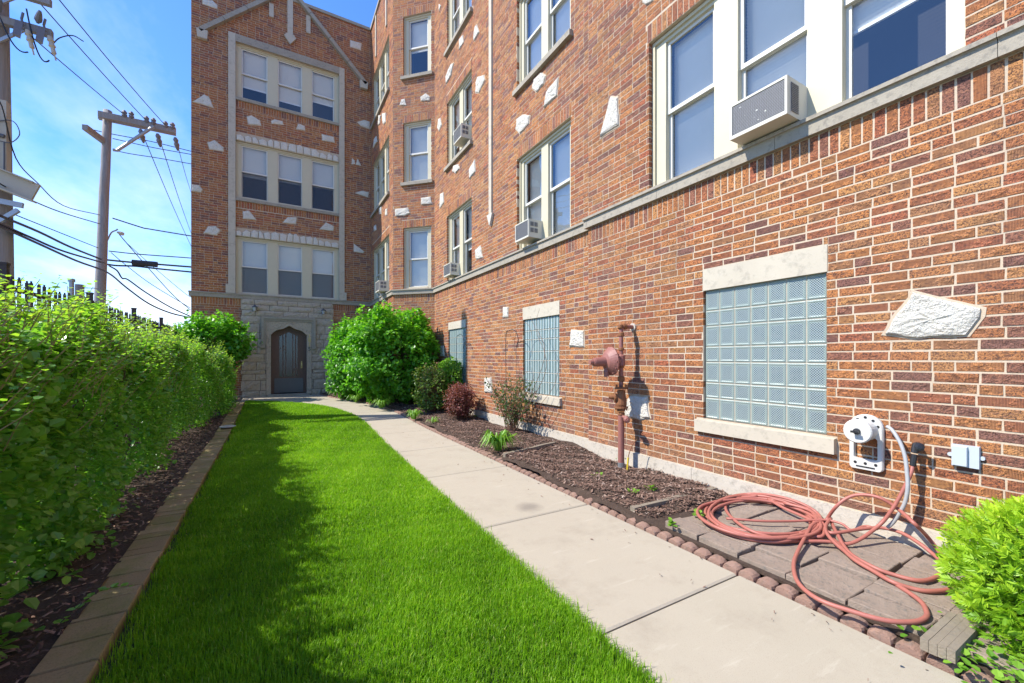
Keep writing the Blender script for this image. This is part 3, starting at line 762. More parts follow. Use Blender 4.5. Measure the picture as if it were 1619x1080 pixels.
for L in map(Z4, ([(100, 405), (112, 402), (113, 435), (104, 442)], [(88, 410), (95, 412), (92, 440), (87, 447)], [(72, 495), (80, 485), (82, 505), (68, 528)], [(90, 740), (98, 735), (97, 762), (90, 762)], [(112, 745), (118, 742), (118, 765), (112, 768)], [(72, 805), (78, 800), (80, 818), (72, 823)])): stone(FB, 'X', L)
for L in (*map(Z2, ([(55, 580), (118, 540), (145, 555), (172, 615)], [(138, 812), (178, 800), (228, 840), (226, 862), (150, 850)], [(110, 0), (165, 5), (192, 30), (190, 52), (112, 25)], [(362, 665), (388, 658), (436, 688), (440, 717), (372, 708)],
                    [(500, 690), (518, 680), (562, 690), (570, 712), (505, 705)], [(655, 705), (690, 718), (692, 745), (642, 735)], [(788, 765), (855, 782), (860, 812), (790, 800)], [(950, 230), (1012, 248), (1010, 288), (950, 268)],
                    [(990, 695), (1030, 685), (1060, 695), (1059, 735), (1010, 718)], [(960, 900), (975, 915), (977, 935), (957, 935)], [(992, 905), (1012, 945), (980, 938)])),
          *map(Z3, ([(38, 35), (70, 37), (85, 55), (80, 68), (38, 62)], [(112, 222), (145, 222), (165, 240), (150, 262), (92, 252)], [(268, 155), (295, 152), (328, 193), (268, 187)], [(447, 205), (470, 180), (508, 182), (505, 212)],
                    [(612, 235), (640, 205), (675, 222), (672, 243)], [(770, 72), (800, 63), (832, 68), (830, 92)], [(765, 300), (812, 335), (805, 342), (767, 335)]))): stone(FA, 'Y', L)

# entrance of rock-faced ashlar with a pointed doorway
def ashlar(s0, s1, z0, z1, holes, hs):
    z = z0; k = 0
    while z < z1-.05:
        h = hs[k % len(hs)]; ze = min(z+h, z1)
        if z1-ze < .08: ze = z1
        s = s0-(.025*(k % 2)); first = True
        while s < s1-.02:
            wd = random.uniform(.42, .78) if not first or k % 2 else random.uniform(.3, .5); first = False
            e = s+wd
            if s1-e < .22: e = s1+.02*(k % 2)
            parts = [(s, e)]
            for h0, h1, g0, g1 in holes:
                if ze <= g0+.01 or z >= g1-.01: continue
                parts = [r for a, b in parts for r in ((a, min(b, h0)), (max(a, h1), b)) if r[1]-r[0] > .03]
            for a, b in parts:
                sl = random.choice((0, 0, .04, -.04)) if (a, b) == (s, e) and s > s0+.1 else 0
                P = [FA.p(a+.006, z+.006, 0), FA.p(b-.006, z+.006, 0), FA.p(b-.006, ze-.006, 0), FA.p(a+.006, ze-.006, 0)]
                mb = MB(); n1 = 4; c = sum(P, Vector())/4
                G = []; NX = 5; NZ = 3
                for j in range(NZ+1):
                    for i in range(NX+1):
                        edge = i in (0, NX) or j in (0, NZ)
                        G.append(FA.p(a+.006+(b-a-.012)*i/NX, z+.006+(ze-z-.012)*j/NZ, .045 if edge else .062+random.uniform(-.009, .012)))
                fs = [(j*(NX+1)+i, j*(NX+1)+i+1, (j+1)*(NX+1)+i+1, (j+1)*(NX+1)+i) for j in range(NZ) for i in range(NX)]
                o = len(G); G += P; cs = [0, NX, NZ*(NX+1)+NX, NZ*(NX+1)]
                ring = list(range(0, NX+1))+[j*(NX+1)+NX for j in range(1, NZ+1)]+[NZ*(NX+1)+i for i in range(NX-1, -1, -1)]+[j*(NX+1) for j in range(NZ-1, 0, -1)]
                seg = [ring[0:NX+1], ring[NX:NX+NZ+1], ring[NX+NZ:2*NX+NZ+1], ring[2*NX+NZ:]+[ring[0]]]
                for q_ in range(4): fs.append(tuple(seg[q_])+(o+(q_+1) % 4, o+q_))
                MB().add(G, fs).build('ashlar_block', 'ashlar', bld)
            s = e
        z = ze; k += 1
HOOD = [(-.31, 1.15, 1.70, 2.54), (-.185, 1.04, 0, 2.42)]
ashlar(EN[0], EN[1], .12, 1.62, HOOD[1:], (.21, .30, .19, .12, .24, .24, .20)); ashlar(EN[0], EN[1], 1.62, 2.545, HOOD[:1], (.25, .18, .26, .235)); ashlar(EN[0], EN[1], 2.545, BAND0, [], (.165, .165, .155))
mb = MB(); fbox(mb, FA, EN[0]+.01, EN[1]-.01, 0, BAND0-.005, -.02, .03)
mb = MB()
for a, b, c, d in ((-.8, -.1, .0, 3.02), (.94, 1.66, 0., 3.02), (-.1, .94, 2.36, 3.02)): fbox(mb, FA, a, b, c, d, -.02, .03)
mb.build('entrance_backing', 'joint_dark', bld)
# door surround: plate with pointed opening, spandrels sunk, hood mould
DC = .4225; DW = .4845
def arch(n=9, w_=DW, zs=2.0, za=2.285):
    """left spring, up to the point, down to the right spring"""
    L = []
    for i in range(n+1):
        t = i/n; x = -w_*(1-t); r = (1-t)
        zc = zs+(za-zs)*t + .055*math.sin(math.pi*min(t*1.6, 1))*(1-t*.35)
        L.append((DC+x, min(zc, za)))
    return L+[(2*DC-x, z) for x, z in reversed(L[:-1])]
AR = arch()
mb = MB(); of, ob = .075, -.26
def strip(ptsA, ptsB): mb.add([Vector(p) for p in ptsA]+[Vector(p) for p in ptsB], [(i, i+1, len(ptsA)+i+1, len(ptsA)+i) for i in range(len(ptsA)-1)])
inner = [(DC-DW, .18)]+AR+[(DC+DW, .18)]
strip([FA.p(x, z, of-.012) for x, z in inner], [FA.p(x, z, ob) for x, z in inner])
outer = [(-.183, .18)]+[(-.183+(1.038+.183)*i/(len(AR)-1), 2.40) for i in range(len(AR))]+[(1.038, .18)]
strip([FA.p(x, z, of) for x, z in inner], [FA.p(x, z, of) for x, z in outer])
strip([FA.p(x, z, of) for x, z in outer], [FA.p(x, z, .0) for x, z in outer])
mb.build('door_surround', 'ashlar', bld)
mb = MB()
for a, b, c, d in ((-.31, -.24, 1.70, 2.54), (1.09, 1.15, 1.66, 2.54), (-.24, 1.09, 2.47, 2.54)): fbox(mb, FA, a, b, c, d, .03, .13)
for a, b, c, d in ((-.24, -.186, 1.70, 2.47), (1.041, 1.09, 1.66, 2.47), (-.186, 1.041, 2.405, 2.47)): fbox(mb, FA, a, b, c, d, .03, .095)
fbox(mb, FA, -.36, -.2, 1.60, 1.70, .03, .12); fbox(mb, FA, 1.045, 1.17, 1.58, 1.66, .03, .12)
mb.build('hood_mould', 'limestone_weathered', bld)
for sgn in (-1, 1):
    x0 = DC+sgn*.56; P = [(x0, 2.36), (DC+sgn*.06, 2.36), (DC+sgn*.1, 2.335), (DC+sgn*.34, 2.21), (x0, 2.13)]
    mb = MB()
    for i in range(len(P)):
        a, b = P[i], P[(i+1) % len(P)]; mb.beam(FA.p(*a, of+.004), FA.p(*b, of+.004), .016, .014, (0, -1, 0))
    mb.build('spandrel_moulding', 'ashlar', bld)
# door
yd = 14.43+.17
mb = MB()
din = [(DC-DW+.002, .205)]+[(DC+(x-DC)*.997, z-.004) for x, z in AR]+[(DC+DW-.002, .205)]
k = .88; ins = [(DC-DW*k, .205)]+[(DC+(x-DC)*k, z-.06) for x, z in AR]+[(DC+DW*k, .205)]
A_ = [Vector((x, yd, z)) for x, z in din]; B_ = [Vector((x, yd, z)) for x, z in ins]; C_ = [Vector((x, yd+.05, z)) for x, z in ins]
m_ = len(A_); mb.add(A_+B_+C_, [(i, i+1, m_+i+1, m_+i) for i in range(m_-1)]+[(m_+i, m_+i+1, 2*m_+i+1, 2*m_+i) for i in range(m_-1)])
door_frame = mb.build('door', 'door_wood', bld)
mb = MB(); yp = yd+.05
# leaf as stiles and rails round the lites
lx0, lx1, lz0 = DC-.26, DC+.24, .72
def topz(x): return float(np.interp(x, [a for a, b in ins], [b for a, b in ins])) if False else 2.0-.06+(.285+.0)*(1-abs(x-DC)/(DW))*.92
for a, b in ((DC-DW*k-.01, lx0), (lx1, DC+DW*k+.01)):
    mb.prism([(a, yp, .205), (b, yp, .205), (b, yp, topz(b)+.05), (a, yp, topz(a)+.07)], (0, .04, 0))
mb.prism([(lx0, yp, topz(lx0)-.09), (DC, yp, topz(DC)-.10), (lx1, yp, topz(lx1)-.09), (lx1, yp, topz(lx1)+.05), (DC, yp, topz(DC)+.06), (lx0, yp, topz(lx0)+.05)], (0, .04, 0))
mb.bounds((lx0, yp, lz0-.06), (lx1, yp+.04, lz0))
mb.build('door_leaf', 'door_wood', door_frame)
mb = MB(); mb.bounds((DC-DW*k+.03, yp-.006, .225), (DC+DW*k-.03, yp+.03, lz0-.05)); mb.build('kick_plate', 'door_kick', door_frame)
mb = MB()
for x in (DC-.165, DC-.085, DC+.105, DC+.185): mb.bounds((x-.013, yp-.004, lz0), (x+.013, yp+.03, topz(x)-.06))
for (x0, z0, x1, z1) in ((DC-.25, 1.58, DC-.09, 1.68), (DC-.25, 1.49, DC-.09, 1.59), (DC+.11, .93, DC+.24, 1.01), (DC+.11, .84, DC+.24, .92)): mb.beam((x0, yp+.01, z0), (x1, yp+.01, z1), .03, .022)
mb.build('glazing_bar', 'door_wood', door_frame)
MB().add([(lx0, yp+.02, lz0), (lx1, yp+.02, lz0), (lx1, yp+.02, topz(lx1)-.08), (DC, yp+.02, topz(DC)-.09), (lx0, yp+.02, topz(lx0)-.08)], [(0, 1, 2, 3, 4)]).build('pane', 'door_glass', door_frame)
mb = MB(); mb.bounds((DC+.33, yp-.012, .98), (DC+.37, yp, 1.16)); mb.tube([(DC+.35, yp-.01, 1.10), (DC+.35, yp-.05, 1.10), (DC+.35, yp-.055, 1.04), (DC+.35, yp-.01, 1.0)], .009); mb.lathe((DC+.35, yp-.01, 1.18), (0, -1, 0), [(0, .018), (.02, .016)], 12); mb.build('handle', 'brass', door_frame)
mb = MB(); mb.add([(-.3, 14.6, 0), (1.2, 14.6, 0), (1.2, 16, 0), (-.3, 16, 0), (-.3, 14.6, 2.7), (1.2, 14.6, 2.7), (1.2, 16, 2.7), (-.3, 16, 2.7)], [(3, 2, 6, 7), (0, 3, 7, 4), (1, 2, 6, 5), (0, 1, 2, 3), (4, 5, 6, 7)]); mb.build('hallway_recess', 'room_dark', bld)
# house number
for ch, z in (('1', 1.985), ('8', 1.85), ('1', 1.715), ('5', 1.575)):
    cu = bpy.data.curves.new('digit', 'FONT'); cu.body = ch; cu.size = .17; cu.extrude = .011; cu.align_x = 'CENTER'; cu.align_y = 'CENTER'
    o = bpy.data.objects.new('digit', cu); C.objects.link(o); o.location = (.975, 14.43-.085, z); o.rotation_euler = (R(90), 0, 0)
    dg = bpy.context.evaluated_depsgraph_get(); me = bpy.data.meshes.new_from_object(o.evaluated_get(dg)); me.name = 'house_digit'
    bpy.data.objects.remove(o); me.materials.clear(); me.materials.append(M['dark_metal' if ch == '5' else 'brass'])
    o = link('house_digit', me, bld, loc=(.975, 14.43-.085, z)); o.rotation_euler = (R(90), 0, 0)
# wall lamps either side of the door
def wall_lamp(x, label):
    z = 2.78; y = 14.43-.06
    t = thing('wall_lamp', label, 'wall lamp', (x, y, z), 'wall lamps above the entrance door')
    MB().lathe((x, y, z-.05), (0, -1, 0), [(0, .05), (.02, .045), (.03, .015)], 12).tube([(x, y-.02, z-.05), (x, y-.07, z-.09), (x, y-.12, z-.05), (x, y-.12, z+.0)], .009).build('bracket', 'dark_metal', t)
    MB().lathe((x, y-.12, z-.10), (0, 0, 1), [(0, .03), (.10, .052), (.10, .02)], 10).build('lamp_glass', 'lamp_glass', t)
    MB().lathe((x, y-.12, z), (0, 0, 1), [(0, .075), (.02, .07), (.055, .03), (.075, .008)], 12).build('lamp_cap', 'dark_metal', t)
wall_lamp(-.47, 'grey metal lantern on the stone entrance to the left of the arched door')
wall_lamp(1.37, 'grey metal lantern on the stone entrance to the right, above the big bush')

# ------------------------------------------------------------------ air conditioners
def aircon(f, s0, s1, z0, z1, o0, o1, label, vents=True, brackets=False):
    t = thing('air_conditioner', label, 'air conditioner', tuple(f.p((s0+s1)/2, z0, o1-.1)), 'window air conditioners')
    mb = MB(); e = .018
    fbox(mb, f, s0, s1, z0, z1, o0, o1-.015)
    for a, b, c, d in ((s0, s0+e, z0, z1), (s1-e, s1, z0, z1), (s0+e, s1-e, z1-e, z1), (s0+e, s1-e, z0, z0+e*1.6)): fbox(mb, f, a, b, c, d, o1-.015, o1)
    mb.build('case', 'ac_case', t)
    gm = MB(); n = max(8, int((z1-z0)/.014)); h = (z1-z0-2.6*e)/n
    for i in range(n): fbox(gm, f, s0+e, s1-e, z0+1.6*e+i*h, z0+1.6*e+i*h+h*.5, o1-.014, o1-.006)
    m = max(10, int((s1-s0)/.02)); wd = (s1-s0-2*e)/m
    for i in range(m): fbox(gm, f, s0+e+i*wd, s0+e+i*wd+.003, z0+1.6*e, z1-e, o1-.013, o1-.008)
    gm.build('coil_grille', 'ac_grille', t, kind='stuff')
    if vents and f is FN:
        a, oo, za, zb = o0+(o1-o0)*.52, o0+(o1-o0)*.84, z0+(z1-z0)*.12, z1-(z1-z0)*.12; vm = MB(); sg = s0-.001
        vm.add([f.p(sg-.002, za, a), f.p(sg-.002, za, oo), f.p(sg-.002, zb, oo), f.p(sg-.002, zb, a)], [(0, 1, 2, 3)])
        for j in range(16): fbox(vm, f, sg-.006, sg-.001, za+(zb-za)*j/16, za+(zb-za)*(j+.4)/16, a, oo)
        vm.build('side_vent', 'ac_grille', t)
    elif vents:
        for a in (o0+(o1-o0)*.42, o0+(o1-o0)*.68):
            for z in (.28, .62):
                vm = MB(); za = z0+(z1-z0)*z; zb = za+(z1-z0)*.24; oo = a+(o1-o0)*.2
                sg = s0-.001
                vm.add([f.p(sg-.002, za, a), f.p(sg-.002, za, oo), f.p(sg-.002, zb, oo), f.p(sg-.002, zb, a)], [(0, 1, 2, 3)])
                k = 5
                for j in range(k): fbox(vm, f, sg-.007, sg-.001, za+(zb-za)*j/k, za+(zb-za)*(j+.4)/k, a, oo)
                vm.build('side_vent', 'ac_grille', t)
    if f is FN:
        for q_ in range(7):
            s_, z_ = random.uniform(s0+.05, s1-.05), random.uniform(z0+.05, z1-.05); n_ = random.randint(5, 7); w_ = random.uniform(.006, .016)
            MB().prism([f.p(s_+w_*random.uniform(.5, 1)*math.cos(i*6.28/n_), z_+.7*w_*random.uniform(.5, 1)*math.sin(i*6.28/n_), o1-.007) for i in range(n_)], f.n*.003, .6).build('dent', 'white_paint', t)
    if brackets:
        bm = MB()
        for s in (s0+.08, s1-.08): bm.beam(f.p(s, z0-.02, o1), f.p(s, z0-.33, -.0), .02, .02).beam(f.p(s, z0-.01, o0), f.p(s, z0-.01, o1), .02, .02)
        bm.build('support_bracket', 'white_paint', t)
    return t
aircon(FN, 1.70, 2.16, 3.178, 3.475, -.1, .235, 'big cream window air conditioner with dented grey grille in the nearest wide window')
aircon(FM, 5.60, 6.02, 3.24, 3.53, -.1, .20, 'cream air conditioner in the lower left pane of the second nearest ground row window')
aircon(FM, 9.05, 9.48, 3.24, 3.52, -.1, .17, 'small cream air conditioner in the lowest window beside the tall bush corner')
aircon(FM, 8.36, 8.80, 6.12, 6.42, -.1, .19, 'cream air conditioner above the others, in the second row window with a brown stained sill')
aircon(FB, 12.1, 12.6, 3.22, 3.52, -.1, .24, 'white air conditioner on slanting white brackets in the corner bay window', brackets=True)

# ------------------------------------------------------------------ gas riser on the wall
gx, gy = 3.455, 3.49
t = thing('gas_riser', 'rusty red gas pipe with disc regulator standing in the mulch by the brick wall', 'gas pipe', (gx, gy, .05), )
MB().cyl((gx, gy, .02), (gx, gy, .66), .036, n=14).build('lower_pipe', 'pipe_paint', t, smooth=False)
MB().cyl((gx, gy, .03), (gx, gy, .105), .039, n=14).build('pipe_boot', 'metal_grey', t)
mb = MB(); mb.tube(smoothpts([(gx, gy, .95), (gx, gy, 1.3), (gx, gy, 1.60), (gx+.01, gy, 1.645), (gx+.05, gy, 1.66), (3.66, gy, 1.66)], 6), .0245, 12)
mb.build('upper_pipe', 'pipe_paint', t, smooth=True)
mb = MB()
for z, r, h in ((1.40, .033, .035), (1.06, .04, .06), (.66, .042, .03), (1.57, .034, .05), (1.20, .034, .03)): mb.lathe((gx, gy, z-h/2), (0, 0, 1), [(0, r*.8), (h*.15, r), (h*.85, r), (h, r*.8)], 12)
mb.cyl((gx+.02, gy, 1.66), (gx+.07, gy, 1.66), .034); mb.lathe((gx-.012, gy, 1.66), (0, 0, 1), [(-.03, .02), (-.015, .033), (.015, .033), (.03, .015)], 12)
mb.build('coupling', 'rust', t)
mb = MB(); mb.lathe((gx, gy, .74), (0, 0, 1), [(0, .055), (.03, .066), (.09, .062), (.14, .05), (.19, .044)], 14)
for z in (.735, .955): mb.lathe((gx, gy, z-.01), (0, 0, 1), [(0, .078), (.018, .078)], 16)
for z in (.725, .975):
    for k in range(6): a = k*math.pi/3; mb.cyl((gx+.063*math.cos(a), gy+.063*math.sin(a), z-.022), (gx+.063*math.cos(a), gy+.063*math.sin(a), z+.022), .0085, n=6)
ax = Vector((-.75, .55, 0)).normalized(); mb.lathe((gx, gy, .85), ax, [(0, .05), (.06, .045), (.062, .058), (.078, .058), (.08, .03), (.115, .028), (.116, .02), (.14, .018)], 12)
mb.cyl((gx, gy, .69), (gx, gy, .74), .045)
mb.build('shutoff_valve', 'rust', t)
mb = MB(); ax = Vector((-.15, -1, -.1)); mb.tube([(gx, gy, .64), (gx-.01, gy-.07, .625), (gx-.02, gy-.11, .61)], .018, 10); mb.lathe((gx-.02, gy-.10, .61), (-.5, -.85, -.1), [(0, .034), (.02, .036), (.03, .026), (.055, .026), (.055, .014), (.07, .013)], 12)
mb.lathe((gx-.02, gy-.10, .61), (0, 0, 1), [(-.04, .012), (-.025, .026), (.025, .026), (.04, .012)], 10)
mb.build('test_cock', 'pipe_paint', t)
# regulator
rc = Vector((gx, gy, 1.27)); rd = Vector((-.97, .20, -.05)).normalized()
mb = MB(); mb.lathe(rc-rd*.0, (0, 0, 1), [(-.07, .03), (-.055, .046), (.055, .046), (.07, .03)], 14); mb.lathe(rc, rd, [(.0, .04), (.06, .042), (.11, .05)], 14)
mb.build('regulator_body', 'pipe_paint', t, smooth=False)
dc = rc+rd*.12
mb = MB(); mb.lathe(dc, rd, [(0, .08), (.004, .160), (.02, .164), (.026, .156), (.05, .135), (.085, .095), (.10, .056), (.22, .050), (.24, .044), (.241, .030), (.285, .028)], 28)
u_ = rd.cross(Vector((0, 0, 1)))
for k in range(12):
    a = k*math.pi/6; p = dc+(u_*math.cos(a)+Vector((0, 0, 1))*math.sin(a))*.150; mb.cyl(p-rd*.008, p+rd*.036, .009, n=6)
mb.build('diaphragm_case', 'pipe_paint', t)
mb = MB(); dv = dc+rd*.05; mb.tube([dv+Vector((0, 0, -.06)), dv+Vector((0, 0, -.12))+rd*.03, dv+Vector((0, 0, -.17))+rd*.02], .03, 10); mb.build('vent_elbow', 'pipe_paint', t)
pl_ = dc+rd*.062+Vector((0, 0, .09)); mb = MB(); mb.beam(pl_-u_*.03, pl_+u_*.03, .03, .004, rd); mb.build('name_plate', 'metal_grey', t)
MB().cyl((3.63, gy, 1.66), (3.652, gy, 1.66), .045).build('wall_collar', 'concrete_ledge', t)
t2 = thing('marker_wire', 'thin rusty wire with a yellow sleeve sticking up beside the gas pipe', 'wire', (3.42, 3.36, .06))
MB().tube(smoothpts([(3.42, 3.36, .05), (3.425, 3.35, .2), (3.45, 3.31, .34), (3.47, 3.27, .40)]), .005, 6).build('stem', 'rust', t2)
MB().tube([(3.42, 3.36, .05), (3.42, 3.355, .12), (3.424, 3.35, .19)], .011, 6).build('sleeve', 'yellow', t2)

# ------------------------------------------------------------------ hose hanger, tap, box on the wall
x = 3.65
a_ = onX(1345, 700, x).y; b_ = onX(1399, 700, x).y; yc = (a_+b_)/2; hw = (a_-b_)/2
zt = onX(1372, 655, x).z; zb = onX(1372, 742, x).z
t = thing('hose_hanger', 'off white plastic hose hanger with round drum screwed to the brick wall', 'hose hanger', (x, yc, zb))
def rr(hw_, z0, z1, r0, top_r, n=8):
    P = []
    for cx_, cz_, a0, r_ in ((-hw_+r0, z0+r0, 180, r0), (hw_-r0, z0+r0, 270, r0), (hw_-top_r, z1-top_r, 0, top_r), (-hw_+top_r, z1-top_r, 90, top_r)):
        for i in range(n+1): a = R(a0+90*i/n); P.append((cx_+r_*math.cos(a), cz_+r_*math.sin(a)))
    return P
out_ = rr(hw, zb, zt, .022, hw*.98); inn_ = rr(hw*.66, zb+.075, zt-.16, .014, .02)
P3 = lambda L, xx: [Vector((xx, yc-u, z)) for u, z in L]
mb = MB(); n = len(out_)
rings = [P3(out_, x-.001), P3(out_, x-.022), P3([(u*.93, zb+(z-zb-.012)*.985+.012) for u, z in out_], x-.032), P3([(u*1.06, z) for u, z in inn_], x-.032), P3(inn_, x-.02), P3(inn_, x-.002)]
for k in range(5): mb.add(rings[k]+rings[k+1], [(i, (i+1) % n, n+(i+1) % n, n+i) for i in range(n)])
mb.build('back_plate', 'plastic_white', t)
zc = zt-hw-.01; u0 = Vector((-1, 0, 0))
mb = MB(); mb.lathe((x-.03, yc, zc), u0, [(0, .075), (.01, .072), (.09, .062), (.11, .062)], 24); mb.build('drum', 'plastic_white', t, smooth=False)
MB().lathe((x-.135, yc, zc), u0, [(0, .078), (.006, .083), (.02, .083), (.028, .076)], 28).build('drum_disc', 'plastic_white', t)
mb = MB(); mb.lathe((x-.165, yc, zc), u0, [(0, .022), (.012, .02), (.014, .009), (.04, .009)], 12); mb.beam((x-.2, yc+.022, zc), (x-.2, yc-.022, zc), .014, .014); mb.build('knob', 'black_rubber', t)
for u, z in ((-.6, zb+.045), (0, zb+.045), (.6, zb+.045), (-.72, zc+.03), (.72, zc+.03), (0, zt-.02), (-.45, zc+hw*.7), (.45, zc+hw*.7)): MB().lathe((x-.031, yc+u*hw, z), u0, [(0, .0095), (.004, .0095)], 10).build('screw_hole', 'black_rubber', t)  # raised black discs stand in for the dark of the screw holes
MB().beam((x-.033, yc+.55*hw, zb+.02), (x-.033, yc-.55*hw, zb+.02), .006, .008).build('slot', 'black_rubber', t)
tp = onX(1450, 707, 3.60)
t = thing('garden_tap', 'small black and brass outdoor tap on the wall with the red hose screwed on', 'tap', (3.65, tp.y, tp.z))
MB().lathe((3.652, tp.y+.01, tp.z+.02), u0, [(0, .032), (.008, .03), (.01, .013), (.06, .013)], 12).build('flange', 'rust', t)
MB().lathe((3.60, tp.y+.005, tp.z+.01), (-.3, .1, -1), [(-.02, .012), (-.01, .02), (.02, .02), (.05, .018)], 10).tube([(3.6, tp.y, tp.z+.01), (3.56, tp.y-.02, tp.z+.02)], .008, 6).build('valve', 'black_rubber', t)
mb = MB(); c = Vector((3.555, tp.y-.02, tp.z+.01)); ax = Vector((-.75, -.6, .2)).normalized(); mb.lathe(c, ax, [(0, .012), (.004, .027), (.012, .027), (.016, .012)], 8); mb.build('handwheel', 'black_rubber', t)
p0 = onX(1506, 700, 3.65); p1 = onX(1551, 742, 3.65)
t = thing('outlet_box', 'pale grey blank cover box screwed to the brick wall right of the hose tap', 'electrical box', (3.65, (p0.y+p1.y)/2, p1.z))
mb = MB(); ya_, yb_ = p0.y, p1.y; za, zb_ = p1.z, onX(1506, 701, 3.65).z
mb.prism([(3.651, ya_, za), (3.651, yb_, za), (3.651, yb_, zb_), (3.651, ya_, zb_)], (-.028, 0, 0), .97)
ym = ya_+(yb_-ya_)*.62; mb.prism([(3.63, ya_-.006, za+.004), (3.63, ym, za+.004), (3.63, ym, zb_-.004), (3.63, ya_-.006, zb_-.004)], (-.028, 0, 0), .9)
mb.build('cover', 'box_grey', t)
mb = MB()
for y in (ya_+.008, yb_-.008): mb.cyl((3.652, y, (za+zb_)/2), (3.635, y, (za+zb_)/2), .012, n=10)
mb.build('fixing_lug', 'box_grey', t)

# ------------------------------------------------------------------ scalloped edging, timbers, flagstones
t = thing('bed_edging', 'row of reddish brown scalloped concrete edging stones along the right side of the path', 'garden edging', (2.5, 5, 0))
y = .3; k = 0; pm2 = []
for v in range(5):
    mb = MB(); r_ = random.Random(v); n = 9; rx = .049; L = []
    for j in range(5):
        xx = -.04+.08*j/4; rim = 1 if 0 < j < 4 else .9
        for i in range(n): a = math.pi*i/(n-1); L.append((xx+r_.uniform(-.002, .002), rx*math.cos(a)*rim, .032*math.sin(a)*rim+r_.uniform(-.003, .003)))
        L.append((xx, -rx*rim, -.05)); L.append((xx, rx*rim, -.05))
    m_ = n+2
    fs = [(j*m_+i, j*m_+(i+1) % m_, (j+1)*m_+(i+1) % m_, (j+1)*m_+i) for j in range(4) for i in range(m_)]+[tuple(range(m_-1, -1, -1)), tuple(4*m_+i for i in range(m_))]
    me = bpy.data.meshes.new('edging_stone'); me.from_pydata(L, [], fs); me.materials.append(M['scallop']); pm2.append(me)
while y < 14.2:
    xx = pathR(y)+.052; sl = (pathR(y+.05)-pathR(y-.05))/.1
    o = link('edging_stone', random.choice(pm2), t, loc=(xx+random.uniform(-.005, .005), y, ramp_z(y)-.004+random.uniform(-.004, .004)))
    o.rotation_euler = (random.uniform(-.05, .05), random.uniform(-.08, .05), math.atan(-sl)+random.uniform(-.04, .04)); y += .1035*math.sqrt(1+sl*sl)
def timber(px0, py0, px1, py1, z, label, wd=.045, ht=.05):
    a, b = onZ(px0, py0, z), onZ(px1, py1, z); b.x = min(b.x, 3.6)
    mb = MB(); d = (b-a); n = 8
    pts = [a+d*i/n for i in range(n+1)]; x_ = d.cross(Vector((0, 0, 1))).normalized(); vs = []; fs = []
    for p in pts:
        j = lambda: random.uniform(-.004, .004)
        vs += [p-x_*(wd/2+j())-Vector((0, 0, ht)), p-x_*(wd/2+j())+Vector((0, 0, j())), p+x_*(wd/2+j())+Vector((0, 0, j())), p+x_*(wd/2+j())-Vector((0, 0, ht))]
    for i in range(n):
        for k in range(4): fs.append((i*4+k, i*4+(k+1) % 4, (i+1)*4+(k+1) % 4, (i+1)*4+k))
    fs += [(3, 2, 1, 0), (n*4, n*4+1, n*4+2, n*4+3)]
    o = mb.add(vs, fs).build('bed_timber', 'timber_grey'); tag(o, label, 'timber', 'timber strips across the bed')
timber(1000, 802, 1136, 769, .085, 'grey timber strip across the mulch bed just before the coiled hose')
timber(797, 717, 926, 692, .085, 'grey timber strip across the mulch bed farther off, left of the gas pipe')
a, b = onZ(1466, 1010, .11), onZ(1512, 968, .11); mb = MB()
pv = (b-a).normalized(); pv = Vector((pv.y, -pv.x, 0))
for k in range(4): o_ = pv*(.027*k-.01)+Vector((0, 0, random.uniform(-.004, .004)-.03)); mb.beam(a+o_, b+o_+(b-a)*random.uniform(-.05, .05), .0255, .05)
o = mb.build('split_timber', 'timber_grey'); tag(o, 'short weathered split timber block beside the path in front of the round yew bush', 'timber')
# flagstones under the hose
t = thing('flagstone_patch', 'patch of uneven cracked reddish grey flagstones under the hose', 'paving', (3.1, 1.6, .0))
MB().bounds((2.5, .35, .02), (3.64, 2.30, .035)).build('sand_bed', 'soil', t)
rows_y = [.38, .68, .98, 1.27, 1.55, 1.84, 2.12]
for j in range(len(rows_y)-1):
    cols = [2.535, 2.90, 3.26, 3.62] if j % 2 == 0 else [2.535, 2.72, 3.08, 3.44, 3.62]
    for i in range(len(cols)-1):
        x0, x1, y0, y1 = cols[i]+.006, cols[i+1]-.006, rows_y[j]+.006, rows_y[j+1]-.006
        zb0 = .062+random.uniform(-.008, .012); tx, ty = random.uniform(-.06, .05), random.uniform(-.04, .06)
        jj = lambda: random.uniform(-.006, .006)
        top = [Vector((a+jj(), b+jj(), zb0+(a-(x0+x1)/2)*tx+(b-(y0+y1)/2)*ty)) for a, b in ((x0, y0), (x1, y0), (x1, y1), (x0, y1))]
        if random.random() < .2 and x1-x0 > .3:    # cracked in two
            k = random.uniform(.35, .65); m0 = top[0].lerp(top[1], k); m1 = top[3].lerp(top[2], k+random.uniform(-.1, .1)); g = Vector((.003, 0, 0)); dz = Vector((0, 0, .006))
            ps = ([top[0], m0-g, m1-g, top[3]], [m0+g+dz, top[1]+dz, top[2]+dz, m1+g+dz])
        else: ps = (top,)
        for P in ps:
            mb = MB(); lo = [p-Vector((0, 0, .05)) for p in P]; c = sum(P, Vector())/4; hi = [c+(p-c)*.975+Vector((0, 0, .004)) for p in P]
            mb.add(lo+P+hi, [(k, (k+1) % 4, 4+(k+1) % 4, 4+k) for k in range(4)]+[(4+k, 4+(k+1) % 4, 8+(k+1) % 4, 8+k) for k in range(4)]+[(8, 9, 10, 11)]).build('flagstone', 'paver', t)

